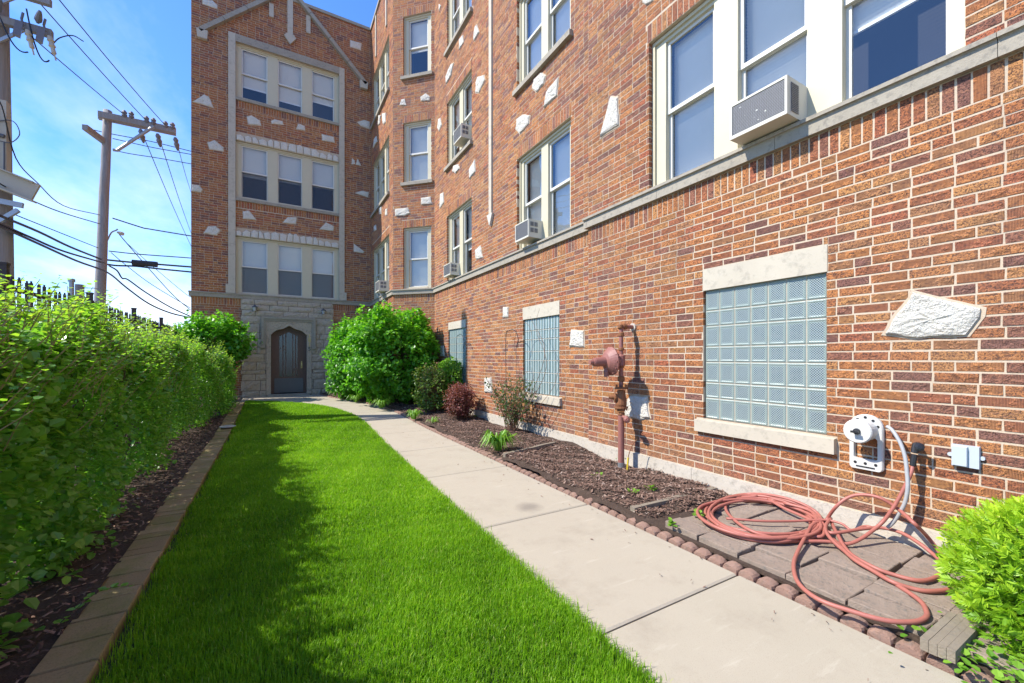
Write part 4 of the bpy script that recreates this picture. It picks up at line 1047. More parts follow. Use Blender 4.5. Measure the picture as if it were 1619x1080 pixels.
# ------------------------------------------------------------------ red hose
def Gp(px, py, h=0., xmax=3.56):
    X_, Y_ = 950+px/2.42, 700+py/2.42
    z = .085+h
    p = onZ(X_, Y_, z)
    if p.x > xmax: p = onX(X_, Y_, xmax)
    return p
hm = MB(); HR = .0115
def hose(L, r=HR): hm.tube(smoothpts([Gp(*q_) for q_ in L], 7), r, 8)
for k in range(9):
    cx, cy = 625+random.uniform(-25, 15), 288+random.uniform(-8, 8); rx, ry = random.uniform(195, 232), random.uniform(62, 90); ph = random.uniform(0, 6.28); a2 = random.uniform(.02, .07)
    pts = []
    for i in range(17):
        a = ph+i/16*2*math.pi; x_ = cx+rx*math.cos(a)*(1+.05*math.sin(2*a+k)); y_ = cy+ry*math.sin(a)+rx*math.cos(a)*.10
        y_ = max(y_, 194+.04*abs(x_-540)); pts.append((x_, y_, .011*(k % 4)+.006*math.sin(3*a+k), 3.60))
    hose(pts)
hose([(1193, 88, 0, 3.57), (1185, 120, 0, 3.55), (1160, 175, 0, 3.53), (1115, 255, 0, 3.50), (1060, 320, .03, 3.46), (960, 384, .02), (860, 378, .01), (700, 372, .0), (560, 330, .02), (480, 260, .01), (500, 215, .01), (600, 205, .01)])
hose([(840, 370, .0), (862, 300, .03), (900, 245, .12, 3.46), (950, 208, .2, 3.5), (1005, 199, .2, 3.52), (1070, 212, .2, 3.53), (1135, 252, .2, 3.54), (1200, 310, .2, 3.55), (1245, 355, .1, 3.55), (1285, 405, .02), (1330, 470, .0)])
hose([(700, 230, .02), (800, 260, .02), (850, 310, .03), (880, 345, .04), (1000, 330, .06), (1075, 326, .07), (1150, 345, .06), (1220, 386, .05), (1275, 430, .02), (1330, 480, .0)])
hose([(480, 290, .02), (620, 300, .03), (740, 300, .03), (850, 295, .05), (920, 310, .05), (960, 335, .03), (1010, 320, .02), (1060, 330, .0)], .009)
hose([(870, 300, .03), (815, 310, .04), (785, 355, .03), (752, 420, .01), (738, 470, .0), (755, 535, .0), (830, 598, .0), (960, 645, .0), (1090, 680, .0), (1190, 686, .0), (1240, 672, .0), (1246, 645, .0), (1215, 600, .0), (1110, 530, .0), (1010, 470, .01), (920, 405, .02), (870, 355, .04), (860, 320, .05), (880, 290, .05)])
hose([(880, 300, .03), (905, 350, .03), (950, 420, .02), (1040, 475, .01), (1120, 505, .0), (1210, 527, .0), (1270, 520, .0), (1310, 490, .0), (1345, 450, .0)])
hose([(890, 370, .02), (960, 440, .02), (1040, 490, .01), (1110, 530, .01), (1180, 555, .0), (1250, 568, .0), (1330, 562, .0), (1390, 540, .0)])
hose([(640, 215, .03), (700, 250, .03), (790, 290, .03), (850, 330, .03), (840, 360, .02), (760, 345, .01)])
o = hm.build('garden_hose', 'hose_red', smooth=True); tag(o, 'long faded red hose lying in tangled loops on the flagstones', 'hose')
c0, c1 = Gp(1193, 88, 0, 3.57), Gp(1200, 45, 0, 3.58)
o2 = MB().tube([c0, c0.lerp(c1, .5), c1], .0165, 10).build('hose_connector', 'black_rubber', None); o2.parent = o
L = [(425, 225), (455, 245), (485, 285), (520, 350), (545, 430), (556, 520), (562, 620), (548, 710), (520, 775), (470, 850), (430, 890)]
P = [onX(1300+a/4.154, 620+b/4.154, 3.60-.012*min(i, 6)) for i, (a, b) in enumerate(L)]
o = MB().tube(smoothpts(P, 6), .0115, 8).build('leader_hose', 'hose_grey', smooth=True); tag(o, 'short grey hose hanging down the wall from the hose hanger', 'hose')

# ------------------------------------------------------------------ left edging of pavers
t = thing('paver_edging', 'long low row of mossy brown paving bricks between the lawn and the hedge bed', 'garden edging', (-.78, 6, 0))
y = .2
while y < 12.7:
    wd = random.choice((.095, .19, .19)); g = .006 if random.random() < .7 else .012; j = lambda s=.004: random.uniform(-s, s)
    zt_ = ramp_z(y)+.034+j(.003); x0, x1 = EDGE_X0+j(.005), EDGE_X1+j(.004)
    lo = [Vector((a, b, zt_-.13)) for a, b in ((x0, y), (x1, y), (x1, y+wd-g), (x0, y+wd-g))]
    md = [p+Vector((j(.002), j(.003), .122)) for p in lo]; c = sum(md, Vector())/4; hi = [c+(p-c)*.965+Vector((0, 0, .008+j(.002))) for p in md]
    MB().add(lo+md+hi, [(k, (k+1) % 4, 4+(k+1) % 4, 4+k) for k in range(4)]+[(4+k, 4+(k+1) % 4, 8+(k+1) % 4, 8+k) for k in range(4)]+[(8, 9, 10, 11)]).build('edging_brick', 'edging_paver', t)
    y += wd
p = onZ(360, 672, .12); p.x = max(p.x, -.8)
o = MB().lathe((p.x, p.y, ramp_z(p.y)+.05), (0, 0, 1), [(0, .10), (.012, .125), (.02, .12), (.016, .06), (.014, .02)], 20).build('saucer', 'saucer_grey'); tag(o, 'round grey saucer lying on the paver edging halfway to the door', 'saucer')

# ------------------------------------------------------------------ grass
def grass(n, y0, y1, L0, L1, w0, w1):
    y = rng.uniform(y0, y1, n*2); x0 = np.full_like(y, EDGE_X1-.0); xl = np.interp(y, [a for a, b in PATH_L], [b for a, b in PATH_L])
    x = rng.uniform(EDGE_X1+.0, 1.62, n*2); ok = (x < xl+rng.normal(-.002, .020, n*2)) & (x > EDGE_X1+.10*(np.sin(y*3.1)*np.sin(y*7.7+1)+1)*rng.random(n*2)); x, y = x[ok], y[ok]
    k = len(x); z = np.array([ramp_z(v) for v in y])-.010
    cl = np.sin(x*5.3+y*2.1)*np.sin(y*4.7-x*3)*.7+np.sin(x*13+y*9)*np.sin(y*17-x*6)*.5+np.sin(x*1.7+y*.9+2)*.5
    L = rng.uniform(L0, L1, k)*(1+.18*cl); wd = rng.uniform(w0, w1, k)
    az = rng.uniform(0, 2*np.pi, k); ben = rng.uniform(.1, .75, k); d = np.stack([np.cos(az), np.sin(az)], 1); s = np.stack([-d[:, 1], d[:, 0]], 1)
    b = np.stack([x, y, z], 1); V = np.zeros((k, 5, 3))
    mid = b.copy(); mid[:, :2] += d*(L*ben*.25)[:, None]; mid[:, 2] += L*.6
    tip = b.copy(); tip[:, :2] += d*(L*ben*.75)[:, None]; tip[:, 2] += L*(1-.35*ben)
    sw = np.concatenate([s*wd[:, None]/2, np.zeros((k, 1))], 1)
    V[:, 0] = b-sw; V[:, 1] = b+sw; V[:, 2] = mid+sw*.8; V[:, 3] = mid-sw*.8; V[:, 4] = tip
    F = np.array([(0, 1, 2), (0, 2, 3), (3, 2, 4)])
    rr_ = np.clip(.45+.16*cl+rng.normal(0, .17, k), 0, .92); rr_ = np.where(rng.random(k) < .03, rng.uniform(.9, 1., k), rr_)
    return V.reshape(-1, 3), (np.arange(k)[:, None, None]*5+F[None]).reshape(-1, 3), np.repeat(rr_, 3)
parts = [grass(105000, .35, 3.2, .026, .062, .0022, .0042), grass(2600, .5, 6., .08, .115, .002, .0035), grass(80000, 3.2, 6.5, .028, .058, .004, .0065), grass(60000, 6.5, 12.95, .035, .065, .006, .011)]
V = []; F = []; A = []; o = 0
for v, f_, a in parts: V.append(v); F.append(f_+o); A.append(a); o += len(v)
o = npmesh('lawn_grass', np.concatenate(V), np.concatenate(F), 'grass_blade', None, np.concatenate(A), kind='stuff'); tag(o, 'bright green mown grass between the path and the paver edging', 'grass')

# ------------------------------------------------------------------ wood chips and litter
def chips(n, xy, z, smin, smax, bright=0.):
    P = np.array([xy() for _ in range(n)]); Z = np.array([z(a, b) for a, b in P])+rng.uniform(0, .018, n)
    L = rng.uniform(smin, smax, n); W = L*rng.uniform(.2, .5, n); az = rng.uniform(0, 6.28, n); tl = rng.normal(0, .3, n); rl = rng.normal(0, .4, n)
    d = np.stack([np.cos(az)*np.cos(tl), np.sin(az)*np.cos(tl), np.sin(tl)], 1); s = np.stack([-np.sin(az)*np.cos(rl), np.cos(az)*np.cos(rl), np.sin(rl)], 1)
    c = np.stack([P[:, 0], P[:, 1], Z], 1); nn = np.cross(d, s)
    V = np.stack([c-d*L[:, None]/2-s*W[:, None]/2, c+d*L[:, None]/2-s*W[:, None]*.3, c+d*L[:, None]/2+s*W[:, None]*.4, c-d*L[:, None]/2+s*W[:, None]/2, c+nn*W[:, None]*.25], 1)
    F = np.array([(0, 1, 4), (1, 2, 4), (2, 3, 4), (3, 0, 4)])
    return V.reshape(-1, 3), (np.arange(n)[:, None, None]*5+F[None]).reshape(-1, 3), np.repeat(np.clip(rng.beta(1.6, 2.2, n)+bright, 0, 1), 4)
def bedxy():
    while True:
        y = .4+13*random.random()**1.6; x = random.uniform(pathR(y)+.1, 3.62)
        if not (y < 2.14 and x > 2.5): return x, y
v, f_, a = chips(34000, bedxy, bedz, .010, .042)
o = npmesh('wood_chips', v, f_, 'chips', None, a, kind='stuff'); tag(o, 'brown shredded wood mulch covering the bed along the brick wall', 'mulch')
v, f_, a = chips(7000, lambda: (random.uniform(-1.6, EDGE_X0), .8+11*random.random()**1.3), lambda x_, y_: ramp_z(y_)+.035, .01, .045, -.12)
o = npmesh('bark_litter', v, f_, 'chips', None, a, kind='stuff'); tag(o, 'dark bark litter on the soil at the foot of the hedge', 'mulch')

v, f_, a = chips(150, lambda: (lambda y_: (pathR(y_)-.02-.5*random.random()**2.5, y_))(random.uniform(.6, 9)), lambda x_, y_: ramp_z(y_)-.002, .006, .022)
o = npmesh('path_litter', v, f_, 'chips', None, a, kind='stuff'); tag(o, 'stray bits of mulch scattered on the concrete path beside the edging', 'litter')
# ------------------------------------------------------------------ fence behind the hedge
t = thing('picket_fence', 'dark brown metal picket fence standing behind the tall hedge', 'fence', (-2.12, 9, 0))
FX = -2.12; FT = 2.10
mb = None; y = 1.5; k = 0
pk = MB().box((0, 0, 0), (.022, .022, .26)).box((0, 0, .133), (.016, .016, .006)); me_p = None
lowp = MB().box((0, 0, (FT-.05)/2), (.022, .022, FT-.05)).box((0, 0, FT-.05+.01), (.012, .012, .02))
me_p = bpy.data.meshes.new('picket'); me_p.from_pydata(lowp.v, [], lowp.f); me_p.materials.append(M['fence_paint'])
pp = MB().box((0, 0, (FT+.06)/2), (.055, .055, FT+.06)).box((0, 0, FT+.07), (.065, .065, .02)); me_q = bpy.data.meshes.new('fence_post'); me_q.from_pydata(pp.v, [], pp.f); me_q.materials.append(M['fence_paint'])
while y < 19:
    post = k % 16 == 0
    o = link('fence_post' if post else 'picket', me_q if post else me_p, t, loc=(FX+random.uniform(-.003, .003), y, random.uniform(-.012, .012))); o.rotation_euler = (random.uniform(-.01, .01), 0, 0); y += .127; k += 1
for z in (FT-.17, .35): MB().bounds((FX-.016, 1.4, z), (FX+.016, 19, z+.035)).build('rail', 'fence_paint', t)

# ------------------------------------------------------------------ plants
def cloud_leaves(name, n, surf, size, T, mat, parent, up=.5, rnd=None, seed=1):
    pass
def noise3(P, f, s=0.):
    return (np.sin(P[:, 0]*f+1.3+s)*np.sin(P[:, 1]*f*1.13+2.1+s)+np.sin(P[:, 2]*f*.93+.7+s)*np.sin(P[:, 0]*f*.71+P[:, 1]*f*.57+s))*.5
# hedge: a long body of leafy shoots
HY0, HY1 = .9, 12.35
def hedge_profile(th, y):
    """th from 0 (foot of the front) over the crest to 1 (back)"""
    top = 1.60+.05*np.sin(y*1.9)+.04*np.sin(y*4.3+1); top = top-.34*np.clip((y-7.5)/4.4, 0, 1)
    fx = -.99+.06*np.sin(y*1.3+.5)+.05*np.sin(y*3.7)-.10*np.exp(-((y-6.6)/.5)**2)+.24*np.clip((y-7)/4, 0, 1)
    a = th*math.pi; cx = (fx-2.02)/2; hwid = (fx+2.02)/2
    x = cx+hwid*np.sign(np.cos(a))*np.abs(np.cos(a))**.45; z = .06+(top-.06)*np.abs(np.sin(a))**.6; x = x-(.07+.16*np.clip((y-4.5)/2, 0, 1))*np.clip((.42-z)/.42, 0, 1)*(np.cos(a) > 0)
    return x, z, a
def hedge_pts(n):
    y = HY0+(HY1-HY0)*rng.random(n)**1.15; th = np.clip(rng.beta(.95, 1.9, n), 0.004, .98)
    x, z, a = hedge_profile(th, y); P = np.stack([x, y, z], 1)
    N = unit(np.stack([np.cos(a)*1.0, np.zeros(n), np.abs(np.sin(a))*.9+.08], 1))
    e = np.clip((y-(HY1-.6))/.6, 0, 1); P[:, 0] = P[:, 0]*(1-.25*e)+(-1.4)*.25*e; N[:, 1] += e; N = unit(N)
    gap = noise3(P, 5.)+.6*noise3(P, 11., 2.)
    depth = -.10+.13*gap+rng.normal(0, .035, n)-.16*rng.random(n)**2
    return P+N*depth[:, None], N, gap
t = thing('hedge', 'tall loose green hedge along the left side of the lawn before the fence', 'hedge', (-1.5, 6.5, 0))
n = 84000; P, N, gap = hedge_pts(n)
ns_ = 3800; sk = np.stack([rng.normal(-1.16, .08, ns_), rng.uniform(1.7, 4.6, ns_), .05+.42*rng.random(ns_)**1.4], 1); sk = sk[noise3(sk, 6.)+rng.normal(0, .15, ns_) > -.08]
P = np.concatenate([P, sk]); N = np.concatenate([N, np.tile([.9, -.2, .35], (len(sk), 1))]); gap = np.concatenate([gap, noise3(sk, 6.)]); n = len(P)
near = np.clip((P[:, 1]-1)/8, 0, 1)
size = (rng.uniform(.034, .062, n))*(1-.2*near)*(1+.30*np.clip((4.5-P[:, 1])/2, 0, 1))
rd_ = rng.normal(0, 1, (n, 3)); D = unit(N*.5+rd_*.75+np.array([0, 0, -.25])); U = unit(N*.35+np.array([0, 0, 1.])+rng.normal(0, .35, (n, 3)))
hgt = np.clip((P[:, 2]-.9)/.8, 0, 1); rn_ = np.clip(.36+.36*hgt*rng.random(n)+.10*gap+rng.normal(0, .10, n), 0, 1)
vis = (P[:, 0]+1.6 > -.2)
px = np.linalg.norm(P-np.array([0, 0, EYE]), axis=1); fwd = P[:, 0]*SY+P[:, 1]*CY; uu = (P[:, 0]*CY-P[:, 1]*SY)/fwd*FL+809.5; inn = (uu > 2) & (uu < 1600) & (fwd > .3)
outer = (P-N*0)[:, 0] > -1.35
score = np.where(inn & outer, px, 99); big = np.argsort(score)[:300]
mask = np.ones(n, bool); mask[big] = False
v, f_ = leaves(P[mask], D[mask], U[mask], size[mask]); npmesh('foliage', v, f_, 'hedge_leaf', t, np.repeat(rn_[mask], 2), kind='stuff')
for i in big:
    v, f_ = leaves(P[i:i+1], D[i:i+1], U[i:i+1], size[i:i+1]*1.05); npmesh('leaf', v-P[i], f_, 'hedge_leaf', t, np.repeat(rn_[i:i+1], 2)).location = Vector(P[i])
# long new shoots with paired leaves, standing out of the top and the face
sv, sf, sr, so = [], [], [], 0; tw = MB(); sh = MB()
ns = 620
ys_ = HY0+.3+(HY1-HY0-.5)*rng.random(ns)**1.3; ys_[:130] = rng.uniform(2., 5.2, 130)
for k in range(ns):
    th = float(np.clip(rng.normal(.42, .13), .12, .75)) if k > 130 else rng.uniform(.12, .42)
    x, z, a = hedge_profile(np.array([th]), np.array([ys_[k]])); p = Vector((x[0], ys_[k], z[0]-.05))
    d = Vector((math.cos(a[0])*.45+random.uniform(-.35, .35), random.uniform(-.4, .4), .75+random.uniform(-.1, .3))).normalized()
    L = random.uniform(.10, .30)*(1.35 if k < 130 else 1); pts = [p+d*L*s+Vector((0, 0, -.10*L*s*s)) for s in (0, .35, .7, 1.)]
    sh.tube(pts, .0036, 4, .0014); m = int(L/.026)
    Pk = np.array([p+d*L*((i+1)/m) for i in range(m)]); az = np.arange(m)*2.4+rng.random()*6; dd = np.stack([np.cos(az), np.sin(az), np.full(m, .35)], 1)
    v, f_ = leaves(Pk, dd, np.tile([0, 0, 1.], (m, 1))+rng.normal(0, .3, (m, 3)), rng.uniform(.030, .052, m)*np.linspace(1, .6, m))
    sv.append(v); sf.append(f_+so); so += len(v); sr.append(np.repeat(np.clip(rng.normal(.82 if th > .3 else .6, .1, m), 0, 1), 2))
npmesh('shoot_leaves', np.concatenate(sv), np.concatenate(sf), 'hedge_leaf', t, np.concatenate(sr), kind='stuff')
for k in range(380):
    y = rng.uniform(HY0+.2, HY1-.2); x0 = rng.uniform(-1.75, -1.35); top = rng.uniform(1.0, 1.55); fx = float(hedge_profile(np.array([.25]), np.array([y]))[0][0])
    x0 -= .1; tw.tube(smoothpts([(x0, y, .02), (x0+.08, y+rng.uniform(-.1, .1), .45), (x0+(fx-x0)*rng.uniform(.3, .95), y+rng.uniform(-.25, .25), top*.75), (x0+(fx-x0)*rng.uniform(.2, .9), y+rng.uniform(-.3, .3), top)], 3), rng.uniform(.004, .010), 4, .002)
sh.build('shoots', 'young_shoot', t, kind='stuff'); tw.build('stems', 'bark', t, kind='stuff')

def leafy_bush(name, label, cat, c, rad, n, size, mat, T=LEAF_T, lob=.18, freq=3., stems=30, stem_mat='bark', base_z=.1, zc=None, up=.9, group=None, clip_x=None, hang=.0, rmean=.45, top_bright=.3, flat=.8, inner=.35):
    t = thing(name, label, cat, (c[0], c[1], base_z), group)
    d = unit(rng.normal(0, 1, (n, 3))); r = 1-inner*rng.random(n)**2.2
    sgn = np.sign(d); d2 = unit(sgn*np.abs(d)**flat)
    P = d2*r[:, None]*np.array(rad); fr = freq/max(rad)*1.3
    P = P*(1+lob*noise3(P, fr*2)+lob*.6*noise3(P, fr*5, 1.))[:, None]+np.array(c)
    P[:, 2] = np.maximum(P[:, 2], base_z+.02+.12*rng.random(n))
    if clip_x: P[:, 0] = np.minimum(P[:, 0], clip_x-.05*rng.random(n))
    N = unit(d2/np.array(rad)); D = unit(N*.6+rng.normal(0, .65, (n, 3))+np.array([0, 0, -hang])); U = unit(N*.5+np.array([0, 0, up])+rng.normal(0, .35, (n, 3)))
    h = np.clip((P[:, 2]-c[2])/rad[2], -1, 1)
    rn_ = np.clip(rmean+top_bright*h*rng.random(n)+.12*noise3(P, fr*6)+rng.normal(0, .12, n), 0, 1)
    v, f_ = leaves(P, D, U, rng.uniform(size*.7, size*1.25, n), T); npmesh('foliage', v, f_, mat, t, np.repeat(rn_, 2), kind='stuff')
    tw = MB()
    for k in range(stems):
        az = rng.uniform(0, 6.28); rr_ = rng.uniform(.2, .85); e = Vector((c[0]+rad[0]*rr_*math.cos(az), c[1]+rad[1]*rr_*math.sin(az), c[2]+rad[2]*rng.uniform(.0, .8)*math.sqrt(1-rr_*rr_*.8)))
        if clip_x: e.x = min(e.x, clip_x-.05)
        b = Vector((c[0]+rad[0]*.15*math.cos(az), c[1]+rad[1]*.15*math.sin(az), base_z-.05)); m = b.lerp(e, .5)+Vector((rng.uniform(-.1, .1)*rad[0], rng.uniform(-.1, .1)*rad[1], .1*rad[2]))
        tw.tube(smoothpts([b, m, e], 4), .006+.01*max(rad)*rng.random(), 5, .003)
    tw.build('stems', stem_mat, t, kind='stuff')
    return t
g_ = .15
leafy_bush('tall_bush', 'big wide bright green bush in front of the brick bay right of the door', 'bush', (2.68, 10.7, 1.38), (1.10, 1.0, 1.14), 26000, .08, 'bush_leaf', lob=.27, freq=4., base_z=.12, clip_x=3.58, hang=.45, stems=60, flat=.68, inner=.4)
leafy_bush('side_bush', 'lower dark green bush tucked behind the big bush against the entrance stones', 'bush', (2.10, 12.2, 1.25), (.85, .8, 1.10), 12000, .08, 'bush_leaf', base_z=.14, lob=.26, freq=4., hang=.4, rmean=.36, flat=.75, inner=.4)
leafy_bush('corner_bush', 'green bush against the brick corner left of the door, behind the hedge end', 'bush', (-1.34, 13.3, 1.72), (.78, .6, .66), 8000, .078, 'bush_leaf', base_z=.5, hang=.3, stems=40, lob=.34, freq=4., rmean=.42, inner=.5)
t = thing('yew_bush', 'round bright yellow green yew bush cut off by the right edge of the photo', 'bush', (3.02, .25, .05))
nsp = 5200; d = unit(rng.normal(0, 1, (nsp, 3))); r = 1-.38*rng.random(nsp)**1.6; rad = np.array([.48, .47, .40]); ctr = np.array([3.02, .25, .29])
Pc = d*r[:, None]*rad*(1+.07*noise3(d*rad, 9.)+.05*noise3(d*rad, 24., 1.))[:, None]+ctr; Pc[:, 2] = np.maximum(Pc[:, 2], .05)
ax_ = unit(d*.8+rng.normal(0, .35, (nsp, 3))+np.array([0, 0, .25])); K = 11
tt = np.tile(np.linspace(0, 1, K), nsp); AX = np.repeat(ax_, K, 0); side = unit(np.cross(AX, np.repeat(unit(rng.normal(0, 1, (nsp, 3))), K, 0))); sg = np.tile(np.where(np.arange(K) % 2 == 0, 1., -1.), nsp)
PP = np.repeat(Pc, K, 0)+AX*(tt*.030)[:, None]; DD = unit(AX*(.55+.9*tt)[:, None]+side*sg[:, None]); UU = np.cross(DD, side)+np.array([0, 0, .6])+rng.normal(0, .2, DD.shape)
NEED = np.array([(0, 0, 0), (.3, .10, .0), (.75, .09, 0), (1, 0, 0), (.75, -.09, 0), (.3, -.10, 0)])
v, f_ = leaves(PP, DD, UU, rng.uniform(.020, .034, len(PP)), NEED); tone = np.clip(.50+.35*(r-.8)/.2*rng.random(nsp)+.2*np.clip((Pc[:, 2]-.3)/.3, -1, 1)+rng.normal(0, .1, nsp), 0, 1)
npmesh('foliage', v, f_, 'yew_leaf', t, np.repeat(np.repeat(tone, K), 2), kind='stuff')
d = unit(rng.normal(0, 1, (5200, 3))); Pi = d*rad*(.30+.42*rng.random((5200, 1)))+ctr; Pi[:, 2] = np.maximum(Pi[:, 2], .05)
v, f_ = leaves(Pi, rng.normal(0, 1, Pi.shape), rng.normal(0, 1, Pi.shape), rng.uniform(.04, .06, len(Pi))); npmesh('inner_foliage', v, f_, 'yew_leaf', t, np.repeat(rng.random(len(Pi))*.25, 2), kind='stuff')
tw = MB()
for k in range(70):
    e = Vector(ctr)+Vector(unit(rng.normal(0, 1, 3)))*.36; e.z = max(e.z, .1); tw.tube([(3.02, .25, .0), Vector((3.02, .25, .2)).lerp(e, .5), e], .009, 5, .003)
tw.build('stems', 'twig_red', t, kind='stuff')
leafy_bush('privet_shrub', 'loose shrub with reddish brown tips between the big bush and the red barberry', 'shrub', (3.12, 9.05, .62), (.40, .5, .54), 3600, .042, 'privet_leaf', base_z=.1, rmean=.5, inner=.6, stems=90, stem_mat='twig_red', lob=.3)
leafy_bush('lime_shrub', 'small yellow green shrub against the wall under the farthest glass block window', 'shrub', (3.52, 8.95, .86), (.24, .42, .42), 2600, .05, 'lily_leaf', base_z=.1, clip_x=3.7)
leafy_bush('barberry_shrub', 'small round dark red barberry shrub in the mulch', 'shrub', (3.30, 7.85, .42), (.29, .33, .34), 5200, .030, 'barberry_leaf', base_z=.07, stems=70, stem_mat='twig_red', lob=.34, freq=4., inner=.5)
# rose bush: long arching canes, sparse leaves
def cane_bush(name, label, c, canes, spread, hgt, nleaf, lsize, mat, tall=()):
    t = thing(name, label, 'shrub', c); tw = MB(); LP = []
    for k in range(canes):
        az = rng.uniform(0, 6.28); s = spread*rng.uniform(.3, 1); h = hgt*rng.uniform(.55, 1)
        e = Vector((min(c[0]+s*math.cos(az)*.7, 3.66), c[1]+s*math.sin(az), c[2]+h)); b = Vector(c)+Vector((rng.uniform(-.06, .06), rng.uniform(-.08, .08), -.03))
        m = b.lerp(e, .5)+Vector((0, 0, .12*h)); pts = smoothpts([b, m, e], 6); tw.tube(pts, .0055, 5, .002)
        for j in range(nleaf):
            q_ = pts[int(len(pts)*rng.uniform(.3, 1))-1]; LP.append(q_+Vector(rng.normal(0, .035, 3)))
        for j in range(4):
            q_ = pts[int(len(pts)*rng.uniform(.4, .95))]; e2 = q_+Vector((rng.uniform(-.12, .1), rng.uniform(-.15, .15), rng.uniform(.0, .18))); e2.x = min(e2.x, 3.66); tw.tube([q_, q_.lerp(e2, .5)+Vector((0, 0, .01)), e2], .002, 4, .001)
    for L in tall: tw.tube(smoothpts(L, 8), .0045, 5, .002)
    tw.build('canes', 'cane', t, kind='stuff'); P = np.array([list(p) for p in LP]); P[:, 0] = np.minimum(P[:, 0], 3.67); n = len(P)
    v, f_ = leaves(P, rng.normal(0, 1, (n, 3))+np.array([0, 0, -.3]), np.tile([0, 0, 1.], (n, 1))+rng.normal(0, .5, (n, 3)), rng.uniform(lsize*.6, lsize*1.2, n))
    npmesh('foliage', v, f_, mat, t, np.repeat(rng.random(n), 2), kind='stuff')
    return t
cx, cy = 3.40, 5.90
cane_bush('rose_bush', 'thorny rose bush with long bare canes and sparse leaves before the middle glass block window', (cx, cy, .07), 44, .62, 1.0, 22, .042, 'rose_leaf',
    tall=[[(cx, cy+.05, .1), onX(822, 600, 3.5), onX(813, 545, 3.5), onX(822, 512, 3.5), onX(838, 518, 3.5), onX(842, 560, 3.5)],
          [(cx, cy, .1), onX(862, 590, 3.5), onX(850, 530, 3.5), onX(838, 500, 3.5)], [(cx, cy-.05, .1), onX(860, 570, 3.52), onX(848, 515, 3.52), onX(853, 488, 3.52)],
          [(cx, cy+.1, .1), onX(800, 640, 3.4), onX(785, 615, 3.4), onX(772, 608, 3.4)], [(cx, cy-.1, .1), onX(870, 620, 3.55), onX(884, 580, 3.6)]])
def hook(px, py, x_, w_, h_, label):
    b = onX(px, py, x_); b.z = .05
    t = tag(MB().tube(smoothpts([b, b+Vector((0, 0, h_*.5)), b+Vector((0, 0, h_-.1)), b+Vector((0, -w_*.25, h_)), b+Vector((0, -w_*.7, h_)), b+Vector((0, -w_, h_-.15)), b+Vector((0, -w_*.9, h_-.3))], 6), .006, 6).build('garden_hook', 'wire'), label, 'plant hook', 'iron hooks stuck in the bed')
hook(800, 640, 3.55, .42, 1.72, 'thin black iron hook arching beside the rose bush left of the middle glass window')
hook(722, 600, 3.55, .42, 1.75, 'thin black iron hook arching in front of the farthest glass block window')
# strappy clumps and weeds
def clump(name, label, cat, c, n, L, wd, mat='lily_leaf', group=None):
    mb = MB()
    for k in range(n):
        az = rng.uniform(0, 6.28); l = L*rng.uniform(.55, 1.1); out = rng.uniform(.35, 1.); d = Vector((math.cos(az), math.sin(az), 0)); s = Vector((-d.y, d.x, 0)); b = Vector(c)+d*rng.uniform(0, .05)
        z_ = [0, .62, .85, .6][0:4]; pts = [b, b+d*l*.28*out+Vector((0, 0, l*.5)), b+d*l*.6*out+Vector((0, 0, l*(.72-.1*out))), b+d*l*.95*out+Vector((0, 0, l*(.66-.45*out)))]
        ww = [wd*.6, wd, wd*.8, .001]; vs = []
        for p, w_ in zip(pts, ww): vs += [p-s*w_/2+Vector((0, 0, w_*.25)), p, p+s*w_/2+Vector((0, 0, w_*.25))]
        mb.add(vs, [(i*3+j, i*3+j+1, i*3+j+4, i*3+j+3) for i in range(3) for j in range(2)], float(rng.random())+.001)
    o = mb.build(name, mat); return tag(o, label, cat, group)
G = 'daylily clumps along the path edge'
clump('daylily', 'largest strappy green daylily clump leaning over the path edge before the rose bush', 'plant', (2.62, 4.92, .06), 130, .36, .028, group=G)
c2 = onZ(650, 662, .08); clump('daylily', 'floppy daylily clump at the path edge in front of the reddish shrub', 'plant', (max(c2.x, 2.45), c2.y, .07), 50, .26, .022, group=G)
c2 = onZ(683, 676, .05); clump('daylily', 'small sparse daylily tuft next to the path edge, left of the barberry', 'plant', (2.6, 7.45, .06), 16, .2, .018, group=G)
for px, py, lab in ((523, 628, 'daylily clump at the foot of the entrance stones right of the door'), (556, 637, 'daylily clump second from the door along the path edge'), (596, 646, 'daylily clump under the big bush at the bend of the path')):
    c2 = onZ(px, py, .13); clump('daylily', lab, 'plant', (c2.x+.1, c2.y, .14), 70, .30, .026, group=G)
def weed(px, py, label, n=18, L=.032, z=.07, sp=.018):
    c2 = onZ(px, py, z); P = np.tile([c2.x, c2.y, z+.02], (n, 1))+rng.normal(0, 1, (n, 3))*np.array([sp, sp, .012]); az = rng.uniform(0, 6.28, n)
    v, f_ = leaves(P, np.stack([np.cos(az), np.sin(az), rng.uniform(0, .9, n)], 1), np.tile([0, 0, 1.], (n, 1)), rng.uniform(L*.6, L*1.3, n)); o = npmesh('weed', v, f_, 'lily_leaf', None, np.repeat(rng.random(n), 2)); tag(o, label, 'weed', 'small weeds in the bed')
    if n > 30: o['kind'] = 'stuff'
for px, py, lab in ((1063, 832, 'leafy weed beside the edging stones left of the coiled hose'), (1000, 782, 'small weed in the mulch just before the nearer timber strip'), (944, 757, 'tiny weed in the middle of the mulch bed'),
                    (982, 727, 'little weed at the foot of the gas pipe'), (1105, 818, 'weed growing at the corner of the flagstones by the hose coil'), (888, 687, 'weed sprouting by the farther timber strip'), (752, 660, 'weed in the mulch between the barberry and rose bush'), (1030, 775, 'weed growing over the end of the nearer timber strip')): weed(px, py, lab)
weed(1535, 1040, 'patch of small weeds on the ground under the yew bush', 90, .03, .05, .09); weed(1585, 1060, 'weeds at the bottom right corner beside the path', 60, .03, .05, .07)
t_ = Vector((-.95, 2.3, .1))
